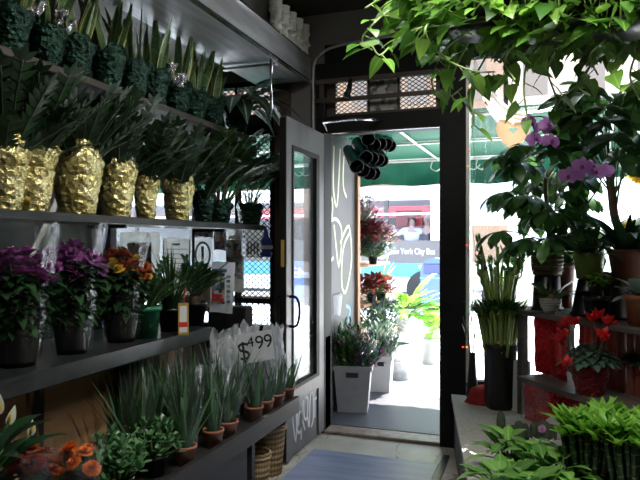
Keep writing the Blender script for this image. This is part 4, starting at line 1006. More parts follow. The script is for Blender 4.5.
jade('jade plant in the corner between the orange chrysanthemums and the aloes', (-1.60, 2.02, ZBN), 52, 22, .10)
jade('jade plant at the bottom edge in front of the aloes', (-1.52, 1.97, ZBN), 53, 26, .10, .19, .04)
def low_mum(label, loc, seed, petal, n, sp, H, br, petal2=None):
    R = random.Random(seed); t = thing('chrysanthemum', label, 'flowers', loc, 0, 'orange and red chrysanthemums on the bench'); pot(t, .065, .11, 'black_plastic'); m = M()
    pr0 = [obj('flower_head', bloom(R, br, 64, 7, .2), petal, t), obj('flower_head', bloom(R, br * .85, 24, 3), petal2 or petal, t)]
    for i in range(n):
        a = i * 2.4 + seed; r = sp * sqrt((i + .4) / n); q = V((cos(a) * r, sin(a) * r, H - .05 * (r / sp) ** 2 + R.uniform(-.02, .02))); rot = (-.6 * sin(a) * r / sp + .25, .6 * cos(a) * r / sp, a)
        if i < 2: pr0[i].location = q; pr0[i].rotation_euler = rot
        else: copyobj(pr0[1 if petal2 and R.random() < .5 else 0], t, q, rot, R.uniform(.85, 1.1))
        for j in range(7): leaf(m, (q.x * .8, q.y * .8, q.z - R.uniform(.02, .10)), rdir(R, -.3, .5), UP, .08, .04, .5, .1, 'ovate', 3)
    obj('foliage', m, 'dark_leaf', t); sleeve(t, .07, sp + .03, .02, H + .05, 'sleeve_film', seed)
low_mum('orange chrysanthemum in a clear sleeve next to the jade plants', (-1.57, 1.80, ZBN), 61, 'orange_petal', 9, .085, .235, .034)
low_mum('dark red and rust chrysanthemum behind the white peace lily blooms', (-1.66, 1.66, ZBN), 62, 'maroon_petal', 13, .10, .255, .036, 'rust_petal')
R = random.Random(70); t = thing('peace_lily', 'peace lily with dark leaves and pale spathes at the bench corner', 'potted plant', (-1.66, 1.40, ZBN)); pot(t, .09, .15, 'black_plastic')
m = M(); s = M()
for i in range(26):
    a = R.uniform(0, 6.28); pts = arc((cos(a) * .03, sin(a) * .03, .13), rdir(R, .8, 1.45, a), R.uniform(.08, .24), .6, 5); tube(s, pts, .005, 5, .003); leaf(m, pts[-1], pts[-1] - pts[-2], UP, R.uniform(.16, .24), R.uniform(.07, .1), 1.0, .15, 'ovate', 6)
obj('foliage', m, 'lily_leaf', t)
for (px, py, L, sw) in ((-2, 414, .06, .3), (8, 424, .06, 1.8), (30, 435, .05, .6)):
    p = pt(px, py, x=-1.52 if px < 20 else -1.55) - t.location; tube(s, smooth([(0, 0, .13), (p.x * .6, p.y * .6, p.z * .8), p], 4), .004, 5)
    m2 = M(); leaf(m2, p, V((.15, .25 * sw, 1)), V((1, -.5, .3)), L, .027, .5, .45, 'ovate', 6); sp_ = obj('spathe', m2, 'lily_spathe', t); obj('spadix', tube(M(), [p, p + V((.012, 0, .03))], .004, 6), 'yellow_petal', sp_)
obj('stem', s, 'stem_green', t)
def basket(name, label, loc, r, h, mt='wicker'):
    t = thing(name, label, 'basket', loc, 0, None); n = 28
    m = M(); surf(m, lambda u, v: V((cos(2 * pi * u), sin(2 * pi * u), 0)) * (r * (.76 + .24 * v) + .004 * sin(u * 2 * pi * n) * (1 if int(v * 14) % 2 else -1)) + V((0, 0, h * v)), n * 4, 14, True)
    surf(m, lambda u, v: V((cos(2 * pi * u), sin(2 * pi * u), 0)) * (r * (.74 + .22 * v) - .008) + V((0, 0, .012 + (h - .012) * v)), n * 2, 6, True); m.add([(cos(2 * pi * i / 24) * r * .76, sin(2 * pi * i / 24) * r * .76, .006) for i in range(24)], [list(range(24))])
    obj('body', m, mt, t); m = M()
    for k in range(2): tube(m, [V((cos(a) * r * 1.0, sin(a) * r * 1.0, h - .012 + .018 * k + .003 * sin(a * 12))) for a in [2 * pi * i / 40 for i in range(41)]], .011, 6)
    obj('rim', m, mt, t); m = M()
    for i in range(n): a = 2 * pi * i / n; tube(m, [(cos(a) * r * .77, sin(a) * r * .77, 0), (cos(a) * r * 1.01, sin(a) * r * 1.01, h)], .004, 5)
    obj('ribs', m, mt, t)
basket('wicker_basket', 'tall woven wicker basket on the floor under the far bench end', (-1.56, 3.46, 0), .10, .285)
basket('wicker_basket', 'small low wicker basket beside the tall one under the bench end', (-1.53, 3.23, 0), .075, .19)
# ------------------------------------------------------------------ stone counter and stand by the shop window
CT = .37
def cb(px, py, z=CT): p = pt(px, py, z=z); return (p.x, p.y)
c = thing('stone_counter', 'low pale stone counter running along the shop window', 'counter', (.4, 3.3, 0))
poly = [(-.57, 4.28), (-.295, 2.75), (-.14, 1.9), (1.55, 1.9), (1.55, 4.285)]
obj('top_slab', prism(M(), [(x - .4, y - 3.3) for x, y in poly], CT - .035, CT), 'counter_stone', c)
poly2 = [(-.55, 4.27), (-.275, 2.75), (-.13, 1.95), (1.53, 1.95), (1.53, 4.28)]
obj('base', prism(M(), [(x - .4, y - 3.3) for x, y in poly2], 0, CT - .035), 'counter_face', c)
# wooden stand, set askew
A = V((-.13, 3.94, 0)); E = V((.621, -.784, 0)).normalized(); NN = V((.784, .621, 0)).normalized(); RZ = atan2(E.y, E.x)
def st(s_, n_, z=0): q = A + E * s_ + NN * n_; return (q.x, q.y, z)
ZS1, ZS0 = 1.0, .63
s = thing('plant_stand', 'dark wooden plant stand with red slatted back beside the shop window', 'stand', st(0, 0, CT), RZ)
def sbx(name, a, b, c_, d, z0, z1, mt, bev=0): return obj(name, bx(a, b, c_, d, z0 - CT, z1 - CT, bev=bev), mt, s)
sbx('top_board', -.02, 1.15, -.02, .40, ZS1 - .028, ZS1, 'stand_wood', .003)
sbx('lower_board', .13, 1.15, -.10, .36, ZS0 - .03, ZS0, 'stand_wood', .003)
for a in (.0, 1.11): sbx('leg', a, a + .045, .0, .045, CT, ZS1 - .028, 'stand_wood')
for a in (.0, 1.11): sbx('leg', a, a + .045, .35, .39, CT, ZS1 - .028, 'stand_wood')
for i in range(14): sbx('slat', .34 + i * .056, .34 + i * .056 + .044, .16, .172, CT, ZS1 - .03, 'red_slat')
# local +Y of the stand points towards the window
def crump(fn, nu, nv, amp, fr, seed):
    o = V((seed * 1.7, seed, seed * .3))
    def g(u, v): p = V(fn(u, v)); return p + V((noise.noise(p * fr + o), noise.noise(p * fr + o * 2), .6 * noise.noise(p * fr + o * 3))) * amp
    return surf(M(), g, nu, nv, smooth=False)
q = st(.07, .07, ZS0 + .002)
t = thing('red_foil_sheet', 'sheet of crumpled red foil standing under the top board of the stand', 'foil', (q[0], q[1], ZS0), RZ); obj('sheet', crump(lambda u, v: (u * .30, .02 * sin(5 * u), v * .335), 22, 26, .012, 14, 4), 'red_foil', t)
q = st(.03, -.0, CT); t = thing('red_foil_box', 'box wrapped in shiny red foil and clear film below the stand', 'box', (q[0] + .03, q[1] - .05, CT), RZ)
m = M()
def bw(u, v):
    a = 2 * pi * u; k = 1 / max(abs(cos(a)), abs(sin(a))) * .93
    p = V((.155 + cos(a) * .14 * k, .07 + sin(a) * .10 * k, v * .235)); return p + V((noise.noise(p * 16), noise.noise(p * 16 + V((9, 2, 1))), 0)) * .010
surf(m, bw, 48, 14, True, smooth=False); surf(m, lambda u, v: V((.155, .07, .235)).lerp(V(bw(u, 1)), v) , 48, 3, True, smooth=False); obj('wrap', m, 'red_foil', t)
m = surf(M(), lambda u, v: V(bw(u, v)) * 1.0 + (V(bw(u, v)) - V((.155, .07, v * .235))) * (.07 + .15 * (1 - v)), 30, 6, True); obj('clear_film', m, 'sleeve_film', t)
p = pt(520, 392, y=3.98); o = obj('white_board', bx(p.x - .05, p.x + .06, 3.98, 4.0, CT, .68), 'white_plastic'); tag(o, 'white board leaning behind the black bamboo vase', 'board')
# black tall vase with tiered bamboo canes
p = pt(500, 408, z=CT); R = random.Random(400); t = thing('bamboo_bundle', 'tied bundle of bamboo canes in a tall square black vase', 'potted plant', (p.x, p.y + .02, CT), .35)
obj('vase', lathe(M(), [(0, 0), (.088, 0), (.094, .02), (.098, .36), (.106, .37), (.106, .40), (.096, .40), (.09, .3), (0, .3)], 32, sq=.35), 'black_plastic', t)
cn = M(); lf = M()
def cane(b, d, L, r=.0115):
    k = max(3, int(L / .042)); e = V(b) + d * L; tube(cn, [b, e], r, 7)
    for j in range(1, k): q = V(b) + d * L * (j / k); tube(cn, [q - d * .0025, q + d * .0025], r * 1.10, 7, mi=1)
    return e
for i in range(60):
    a = i * 2.4; rr = .118 * sqrt((i + .5) / 60); b = (cos(a) * rr * .78, sin(a) * rr * .78, .33); d = V((cos(a) * .20 * rr / .118, sin(a) * .20 * rr / .118, 1)).normalized()
    e = cane(b, d, .28 + .05 * (1 - rr / .118) + R.uniform(-.02, .02)); 
    if rr > .05:
        for j in range(6): leaf(lf, e - d * R.uniform(0, .03), rdir(R, .2, 1.2, a + R.uniform(-.9, .9)), UP, R.uniform(.06, .12), .02, .5, .15, 'lance', 4)
for i in range(17):
    a = i * 2.4 + .5; rr = .06 * sqrt((i + .5) / 17); b = (cos(a) * rr, sin(a) * rr, .55); d = V((cos(a) * .22, sin(a) * .22, 1)).normalized()
    e = cane(b, d, R.uniform(.28, .48), .0105)
    for k in range(2):
        f0 = R.uniform(.6, .95); q = V(b).lerp(e, f0); sd = rdir(R, .5, 1.0, a + R.uniform(-1, 1)); q2 = q + sd * .05; tube(cn, [q, q2, q2 + V((0, 0, .05))], .0055, 6)
        for j in range(4): leaf(lf, q2 + V((0, 0, .045)), rdir(R, .5, 1.4), UP, R.uniform(.04, .08), .016, .3, .15, 'lance', 4)
obj('cane', cn, ['bamboo_cane', 'cane_node'], t); obj('foliage', lf, 'bamboo_leaf', t); obj('tie_band', lathe(M(), [(.098, .41), (.102, .42), (.098, .43)], 24), 'tag_gold', t)
# things behind the vase on the sill end
p = pt(476, 392, z=CT); t = thing('bud_vase', 'slim dark vase of dried heads behind the bamboo', 'vase', (p.x, min(p.y, 4.16), CT)); obj('vessel', lathe(M(), [(0, 0), (.032, 0), (.04, .03), (.026, .2), (.02, .30), (.024, .31), (.016, .3), (0, .1)], 18), 'black_plastic', t)
m = M(); m2 = M(); R = random.Random(410)
for i in range(9): d = rdir(R, 1.2, 1.5); e = V((0, 0, .28)) + d * R.uniform(.15, .26); tube(m, [(0, 0, .25), e], .002, 4); leaf(m2, e, d, UP, .06, .012, .1, .2, 'lance', 3)
obj('stem', m, 'stem_brown', t); obj('dried_head', m2, 'pale_petal', t)
t = thing('red_cloth', 'crumpled red cloth lying on the counter by the door post', 'cloth', (-.37, 4.12, CT))
def rc(u, v):
    a = 2 * pi * u; r = .13 * v; h = .115 * (1 - v) ** .6 + .05 * v * (1 - v); p = V((cos(a) * r * 1.05 + .04, sin(a) * r * .7, h)); return p + V((noise.noise(p * 18), noise.noise(p * 18 + V((5, 5, 5))), max(-h / .03 * .5, noise.noise(p * 14 + V((1, 8, 2)))))) * .022 * (1 if v < .95 else .4)
obj('folds', surf(M(), rc, 40, 12, True), 'red_cloth', t)
t = thing('red_cloth', 'small scrap of red cloth beside the foot of the bamboo vase', 'cloth', (pt(520, 408, z=CT).x, pt(520, 408, z=CT).y, CT)); obj('folds', surf(M(), lambda u, v: V((cos(2 * pi * u) * .06 * v, sin(2 * pi * u) * .045 * v, .05 * (1 - v ** 2) + .012 * noise.noise(V((u * 9, v * 5, 2))) * (1 - v))), 24, 8, True), 'red_cloth', t)
# ---- on the stand top
def tz(px, s_, z): # point on the stand depth plane
    return pt(px, 240, d=s_)
def bucket(label, loc, r, h, flare=.72):
    t = thing('black_bucket', label, 'bucket', loc, 0, 'upturned black buckets on the stand'); obj('body', lathe(M(), [(r, 0), (r, .012), (r * .97, .014), (r * flare, h - .006), (r * flare - .006, h), (0, h)], 28), 'black_plastic', t); obj('rim', lathe(M(), [(r * .985, .0), (r * 1.05, .003), (r * 1.05, .016), (r * .97, .02)], 28), 'black_plastic', t); return t
def onst(px, depth): q = pt(px, 300, d=depth); return V((q.x, q.y, ZS1))
B1 = onst(547, 3.72); B2 = onst(589, 3.42); B3 = onst(628, 3.28)
bucket('upturned black bucket carrying the coir-wrapped pot', B1, .088, .205, .86); bucket('upturned black bucket carrying the olive green pot', B2, .095, .20, .62); bucket('upturned black bucket carrying the brown pot', B3, .10, .20, .8)
# coir-wrapped pot: bromeliad and a leafy money tree
T1 = V((B1.x, B1.y, ZS1 + .207))
def palmate(R, m, s, p, d, n, L, W, droop=.7):
    side, up = perp(d)
    for j in range(n):
        a = -1.9 + 3.8 * j / (n - 1); q = (d * cos(a) + side * sin(a) + V((0, 0, -.25))).normalized(); leaf(m, p, q, up, L * R.uniform(.8, 1.1) * (1 - .12 * abs(a)), W, droop, .12, 'obov', 5)
t = thing('money_tree', 'money tree with drooping hand-shaped leaves in a coir-wrapped pot', 'potted plant', T1); R = random.Random(420)
obj('pot', lathe(M(), [(0, 0), (.08, 0), (.092, .05), (.094, .14), (.088, .14), (.085, .12), (0, .12)], 24), 'coir', t); m = M(); s_ = M(); fr = M()
tube(s_, smooth([(0, 0, .1), (.012, .01, .3), (-.008, 0, .5), (0.0, .0, .62)]), .016, 8, .011)
for i in range(44):
    a = i * 2.4; h = R.uniform(.16, .70); q = V((cos(a) * .02, sin(a) * .02, h)); pts = arc(q, rdir(R, .1, .8, a), R.uniform(.10, .26), .5, 5); tube(s_, pts, .004, 5); palmate(R, m, s_, pts[-1], (pts[-1] - pts[-2]).normalized(), 6, .22, .075, 1.2)
obj('foliage', m, 'tree_leaf', t); obj('trunk', s_, 'stem_brown', t)
m = M()
for k in range(3): tube(m, [V((.094 * cos(a), .094 * sin(a), .03 + k * .045)) for a in [2 * pi * i / 20 for i in range(21)]], .003, 4)
obj('cord', m, 'black_plastic', t)
t = thing('bromeliad', 'bromeliad with orange-red bracts behind the money tree pot', 'potted plant', (B1.x + .10, B1.y + .17, ZS1)); pot(t, .065, .28, 'brown_pot'); R = random.Random(421)
obj('foliage', blades(R, 50, .25, .46, .26, .035, (.4, 1.4), (.3, 1.1)), 'tree_leaf', t); m = M(); s2 = M()
for x, y, z in ((.02, 0, .55), (.08, .02, .50), (-.07, .0, .53)):
    tube(s2, [(0, 0, .26), (x, y, z)], .004, 5)
    for j in range(14): leaf(m, (x, y, z - R.uniform(0, .10)), rdir(R, .2, 1.2), UP, .075, .018, .3, .2, 'lance', 3)
obj('bract', m, 'rust_petal', t); obj('stem', s2, 'stem_green', t)
# orchids
def orchid_flower(R, r):
    m = M()
    for a, l, w_ in ((pi / 2, 1, .62), (pi / 2 + 2.2, .95, .55), (pi / 2 - 2.2, .95, .55), (.15, 1.05, 1.05), (pi - .15, 1.05, 1.05)):
        leaf(m, (0, 0, 0), V((cos(a), .12, sin(a))), V((0, -1, .1)), r * l, r * w_, .35, .12, 'round', 4)
    return m
def orchid(label, loc, pot_fn, spike, flowers, leaves, seed, rz=0, fr=.05):
    R = random.Random(seed); t = thing('orchid', label, 'orchid', loc, 0); pot_fn(t); m = M(); s_ = M()
    for a, e, L, W in leaves: leaf(m, (cos(a) * .02, sin(a) * .02, spike[0][2] - .02), V((cos(a) * cos(e), sin(a) * cos(e), sin(e))), UP, L, W, .95, .2, 'lance', 7)
    sp_ = smooth(spike, 6); tube(s_, sp_, .0045, 6, .003); obj('foliage', m, 'tree_leaf', t)
    pf_ = None
    for i, (p, yaw) in enumerate(flowers):
        p = V(p); q = min(sp_, key=lambda k: (k - p).length); tube(s_, [q, p], .0025, 4)
        if pf_ is None: pf_ = o = obj('flower', orchid_flower(R, fr), 'orchid_petal', t, p)
        else: o = copyobj(pf_, t, p)
        o.rotation_euler = (R.uniform(-.3, .1), R.uniform(-.3, .3), yaw)
        lm = M(); ball(lm, (0, -.012, -.006), .009, 8, 0, 1.3); l = obj('lip', lm, 'orchid_lip', o)
    obj('stem', s_, 'stem_dark', t); return t
L0 = onst(550, 3.52); L0.z = ZS1
def pot_a(t):
    obj('pot', lathe(M(), [(0, 0), (.03, 0), (.034, .012), (.05, .035), (.062, .085), (.058, .09), (.05, .08), (0, .08)], 28), 'silver_weave', t)
    m = ball(M(), (0, 0, .083), .062, 14, 0, .42); R = random.Random(5)
    for i in range(60): d = rdir(R, -.1, .8); tube(m, [V((0, 0, .085)) + d * .04, V((0, 0, .085)) + d * .075 + V((R.uniform(-.02, .02), R.uniform(-.02, .02), 0))], .0016, 3)
    obj('moss', m, 'moss', t)
def rel(px, py, dep, loc): return tuple(pt(px, py, d=dep) - V(loc))
F1 = [(rel(548, 124, 3.17, L0), .2), (rel(535, 139, 3.17, L0), .5), (rel(551, 141, 3.15, L0), .3), (rel(530, 122, 3.2, L0), .7), (rel(542, 128, 3.22, L0), -.2)]
orchid('orchid with purple blooms in a small silver woven pot topped with moss', L0, pot_a, [(0, 0, .10), (.01, .02, .35), rel(556, 190, 3.4, L0), rel(557, 135, 3.22, L0), rel(545, 118, 3.2, L0), rel(530, 117, 3.2, L0)], F1, [(-.6, .55, .30, .075), (.45, .30, .34, .07), (2.2, .8, .22, .06), (-2.3, .9, .2, .06), (-.2, 1.0, .24, .065)], 430)
T2 = V((B2.x, B2.y, ZS1 + .202))
def pot_b(t): pot(t, .082, .145, 'olive_pot', False, .8)
F2 = [(rel(568, 176, 2.98, T2), .2), (rel(582, 166, 2.98, T2), .1), (rel(575, 175, 3.02, T2), -.2), (rel(597, 172, 3.0, T2), -.4), (rel(604, 171, 3.02, T2), -.5), (rel(590, 168, 3.02, T2), .2)]
orchid('orchid with a row of purple blooms in the olive green pot', T2, pot_b, [(0, 0, .13), rel(583, 215, 3.25, T2), rel(600, 185, 3.1, T2), rel(598, 169, 3.02, T2), rel(580, 164, 3.02, T2), rel(566, 170, 3.0, T2)], F2, [(i * 2.4, .4 + .25 * (i % 5), .26 + .06 * (i % 3), .048) for i in range(22)], 431)
R = random.Random(432); t = thing('ivy_sprig', 'pale green ivy in a tiny pot at the rim of the olive pot', 'potted plant', (B2.x + .03, B2.y - .115, ZS1)); pot(t, .03, .19, 'black_plastic', False, .9); m = M()
for i in range(14): q = V((R.uniform(-.04, .05), R.uniform(-.05, .02), R.uniform(.18, .25))); palmate(R, m, None, q, rdir(R, -.2, .4), 5, .05, .018, .4)
obj('foliage', m, 'bright_leaf', t)
# brown pot with a tall dark foliage plant on a moss pole
T3 = V((B3.x, B3.y, ZS1 + .202)); R = random.Random(440)
t = thing('umbrella_tree', 'tall umbrella tree on a dark support pole in the brown pot', 'potted plant', T3); pot(t, .10, .165, 'brown_pot'); m = M(); s_ = M(); pl = M()
pole = pt(608, 170, d=3.28) - T3; tube(pl, [(0, 0, .1), (pole.x * .7, pole.y * .7, .35), (pole.x, pole.y, pole.z + .05)], .024, 10, .02); obj('support_pole', pl, 'stem_brown', t)
for (px, py, dd) in ((600, 95, 3.25), (582, 112, 3.2), (622, 108, 3.2), (610, 122, 3.1), (592, 88, 3.35), (640, 118, 3.25), (570, 100, 3.3), (625, 90, 3.3), (575, 130, 3.3), (632, 140, 3.2), (612, 140, 3.15), (596, 130, 3.25), (560, 120, 3.35), (566, 140, 3.35), (618, 160, 3.2), (646, 135, 3.2), (638, 165, 3.15), (590, 150, 3.3), (605, 108, 3.05), (580, 95, 3.2), (615, 100, 3.35), (590, 118, 3.1), (635, 100, 3.15), (572, 115, 3.2), (600, 145, 3.35), (622, 128, 3.3), (646, 150, 3.25), (560, 150, 3.4), (585, 105, 3.4), (628, 155, 3.3)):
    p = pt(px, py, d=dd) - T3; b = V((pole.x, pole.y, pole.z)) * R.uniform(.6, 1); pts = smooth([b, b.lerp(p, .5) + V((0, 0, .05)), p], 3); tube(s_, pts, .005, 5, .003)
    d = (p - b); d.z = .1; palmate(R, m, None, p, d.normalized(), 7, .19, .062, .8)
obj('foliage', m, 'tree_leaf', t); obj('stem', s_, 'stem_green', t); obj('lower_foliage', blades(R, 60, .22, .44, .14, .04, (.5, 1.4), (.6, 1.4), .05, 6, 'lance'), 'dark_leaf', t)
R = random.Random(441); q = onst(596, 3.2); t = thing('black_flowerpot', 'empty black plastic flowerpot in front of the buckets', 'pot', q); pot(t, .062, .125, 'black_plastic')
q = onst(611, 3.42); t = thing('grey_cloth', 'grey cloth draped between the black buckets', 'cloth', (q.x, q.y, ZS1)); obj('drape', crump(lambda u, v: ((u - .5) * .16, .03 * sin(6 * u), v * .24), 12, 14, .02, 9, 8), 'grey_cloth', t)
q = onst(641, 3.0); t = thing('silver_plant', 'plant with broad silvery leaves in a brown clay pot', 'potted plant', q); pot(t, .075, .15, 'terracotta'); m = M(); R = random.Random(442)
for a, e, L in ((-2.6, .6, .16), (-2.0, 1.0, .15), (2.9, .9, .16), (-1.4, .5, .14), (1.2, .8, .17), (.2, .6, .15), (-2.9, .1, .14), (2.2, .5, .15)): leaf(m, (0, 0, .14), V((cos(a) * cos(e), sin(a) * cos(e), sin(e))), UP, L, .085, .7, .12, 'round', 6)
obj('foliage', m, 'silver_leaf', t)
# sunflowers at the window
q = V((.62, 4.12, CT)); t = thing('sunflower_bunch', 'sunflowers standing against the shop window at the photo edge', 'flowers', q); pot(t, .09, .5, 'black_plastic', True, .8); s_ = M(); R = random.Random(443)
for (px, py) in ((643, 150), (640, 172), (636, 250), (645, 235), (630, 232)):
    p = pt(px, py, y=4.1) - q; tube(s_, smooth([(0, 0, .4), (p.x * .5, p.y, p.z * .6), p + V((0, .02, 0))], 4), .006, 5)
    m = M()
    for l in range(2):
        for j in range(18): a = 2 * pi * j / 18 + l * .17; leaf(m, V((cos(a) * .028, 0, sin(a) * .028)), V((cos(a), -.15 - .2 * l, sin(a))), V((0, -1, 0)), .055, .018, .2, .15, 'lance', 3)
    h = obj('flower_head', m, 'yellow_petal', t, p); obj('disc', ball(M(), (0, .0, 0), .034, 12, 0, 1), 'sun_center', h)
obj('stem', s_, 'stem_green', t)
# cyclamens on the lower board
def cyclamen(label, loc, seed, flowers, r=.088, h=.16):
    R = random.Random(seed); t = thing('cyclamen', label, 'potted plant', loc, 0, None); foil_pot(t, 'red_pot_foil', r, h, seed, 1.06, .1); m = M(); s_ = M()
    for i in range(64):
        a = i * 2.4; rr = .125 * sqrt((i + .5) / 64); p = V((cos(a) * rr, sin(a) * rr, h + .085 - (rr / .125) ** 2 * .07)); tube(s_, [(0, 0, h * .7), p], .003, 4)
        b = p - V((cos(a), sin(a), 0)) * .035; leaf(m, b, V((cos(a), sin(a), .25 - rr * 4)), UP, R.uniform(.075, .1), R.uniform(.075, .095), .5, .12, 'heart', 5)
    obj('foliage', m, 'cyclamen_leaf', t)
    for (fx, fy, fz) in flowers:
        p = V((fx, fy, fz)); tube(s_, smooth([(fx * .2, fy * .2, h * .7), (fx * .8, fy * .8, fz * .8), p], 3), .003, 5); m2 = M()
        for j in range(5): a = j * 1.257 + fx * 20; leaf(m2, p, V((cos(a) * .95, sin(a) * .95, 1)), V((-cos(a), -sin(a), .4)), R.uniform(.05, .065), .042, -.3, .2, 'ovate', 4, twist=.5)
        obj('flower', m2, 'cyclamen_petal', t)
    obj('stem', s_, 'stem_brown', t); return t
q = pt(590, 394, z=ZS0)
W_ = lambda px, py, dd, q=q: tuple(pt(px, py, d=dd) - q)
dq = -SN * q.x + CS * q.y
cyclamen('red cyclamen in a red foil pot on the lower board of the stand', q, 450, [W_(566, 326, dq - .05), W_(575, 325, dq - .1), W_(592, 321, dq - .12), W_(598, 318, dq - .1), W_(607, 324, dq - .12), W_(612, 328, dq - .1), W_(604, 341, dq - .18), W_(559, 341, dq - .1), W_(563, 337, dq - .13), W_(566, 366, dq - .14), W_(602, 337, dq - .19)])
q = pt(650, 395, z=ZS0); cyclamen('second cyclamen with grey-green leaves, cut by the photo edge', q, 451, [(.05, .05, .34)])
# ---- front of the counter
def cactus(label, loc, seed, arms):
    R = random.Random(seed); t = thing('cactus', label, 'cactus', loc, 0, 'cacti on the stone counter'); pot(t, .052, .055, 'white_plastic' if seed % 2 else 'black_plastic', False, .85); m = M()
    for (x, y, h, r) in arms: surf(m, lambda u, v: V((x + cos(2 * pi * u) * r * (1 + .09 * cos(16 * pi * u)) * sqrt(max(0, 1 - max(0, (v - .6) / .4) ** 2)), y + sin(2 * pi * u) * r * (1 + .09 * cos(16 * pi * u)) * sqrt(max(0, 1 - max(0, (v - .6) / .4) ** 2)), .045 + v * h)), 32, 10, True)
    obj('body', m, 'cactus_green', t); return t
p = pt(500, 448, z=CT); cactus('cactus with one tall finger among short ones in a white pot', p, 461, ((.005, 0, .145, .02), (.035, .01, .07, .018), (-.03, .02, .06, .018), (.02, -.03, .05, .016), (-.02, -.02, .05, .017)))
p = pt(519, 446, z=CT); cactus('low clustered cactus between the tall-fingered one and the foil box', p, 462, ((0, 0, .085, .022), (.03, .015, .07, .018), (-.03, .0, .06, .018), (.01, -.03, .055, .016)))
p = pt(543, 448, z=CT); t = cactus('dark round cactus with a pale pink bloom below the red foil box', p, 463, ((0, 0, .095, .036), (.04, .02, .075, .024), (-.04, .01, .08, .022)))
m = bloom(random.Random(3), .022, 16, 3, .5); o = obj('bloom', m, 'cactus_bloom', t, (-.004, -.034, .105)); o.rotation_euler = (.9, 0, 0)
p = pt(556, 440, z=CT); t = thing('pale_dish', 'round grey-white dish standing on edge behind the cactus', 'dish', (p.x, p.y, CT)); m = M(); surf(m, lambda u, v: V((cos(2 * pi * u) * .06 * v, .012 * v * v, .062 + sin(2 * pi * u) * .06 * v)), 28, 5, True); surf(m, lambda u, v: V((cos(2 * pi * u) * .06 * v, .010 * v * v - .008, .062 + sin(2 * pi * u) * .06 * v)), 28, 5, True); obj('body', m, 'pale_petal', t)
def leafy(label, loc, seed, n, sp, h0, h1, L, W, mt='diff_leaf', potr=.055):
    R = random.Random(seed); t = thing('leafy_plant', label, 'potted plant', loc, 0, 'green pot plants on the counter'); pot(t, potr, .09, 'black_plastic'); m = M(); s_ = M()
    for i in range(n):
        a = i * 2.4 + R.uniform(-.3, .3); rr = sp * sqrt((i + .5) / n); p = V((cos(a) * rr, sin(a) * rr, h1 - (h1 - h0) * (rr / sp) ** 1.5 + R.uniform(-.015, .015))); tube(s_, [(cos(a) * .015, sin(a) * .015, .08), p], .003, 4); leaf(m, p, rdir(R, -.2, .7, a), UP, L * R.uniform(.75, 1.2), W * R.uniform(.8, 1.15), .7, .16, 'ovate', 5)
    obj('foliage', m, mt, t); obj('stem', s_, 'stem_green', t)
for lab, px, py, dd, sd, n in (('leafy green plant at the counter edge in front of the cacti', 508, 476, 2.72, 470, 26), ('leafy green plant between the cacti and the cane plant, dark-veined', 537, 474, 2.62, 471, 30), ('leafy green plant at the bottom edge beside the cane plant', 560, 476, 2.5, 472, 28), ('low leafy plant at the bottom edge below the cacti', 500, 500, 2.42, 473, 26), ('leafy plant at the bottom edge in front of the others', 535, 505, 2.35, 474, 28)):
    q = pt(px, py, d=dd); leafy(lab, (q.x, q.y, CT), sd, n, .10, .10, .19 if dd > 2.6 else .15, .105, .052, 'diff_leaf')
def cane_plant(label, loc, seed, n, H, r=.085):
    R = random.Random(seed); t = thing('cane_plant', label, 'potted plant', loc, 0, 'leafy cane plants on the counter'); pot(t, r, .10, 'black_plastic', True, .85); cn2 = M(); m = M()
    global cn
    sv = cn; cn = cn2
    for i in range(n):
        a = i * 2.4; rr = r * .85 * sqrt((i + .5) / n); d = V((cos(a) * .16, sin(a) * .16, 1)).normalized(); e = cane((cos(a) * rr, sin(a) * rr, .07), d, H * R.uniform(.75, 1.0), .009)
        for j in range(9): b = j * 2.4 + i; leaf(m, e - d * .03 * R.random(), V((cos(b), sin(b), R.uniform(.5, 1.8))), UP, R.uniform(.06, .11), .028, .45, .18, 'lance', 5)
    cn = sv; obj('cane', cn2, ['stem_dark', 'stem_green'], t); obj('foliage', m, 'bright_leaf', t)
for lab, px, dd, sd, n, H in (('bright green leafy cane plant next to the low leafy plants', 588, 2.5, 480, 26, .25), ('bright green leafy cane plant cut by the photo edge', 634, 2.36, 481, 26, .28), ('bright green leafy cane plant between the other two, under the red cyclamen', 610, 2.62, 482, 22, .23)):
    q = pt(px, 470, d=dd); cane_plant(lab, (q.x, q.y, CT), sd, n, H)
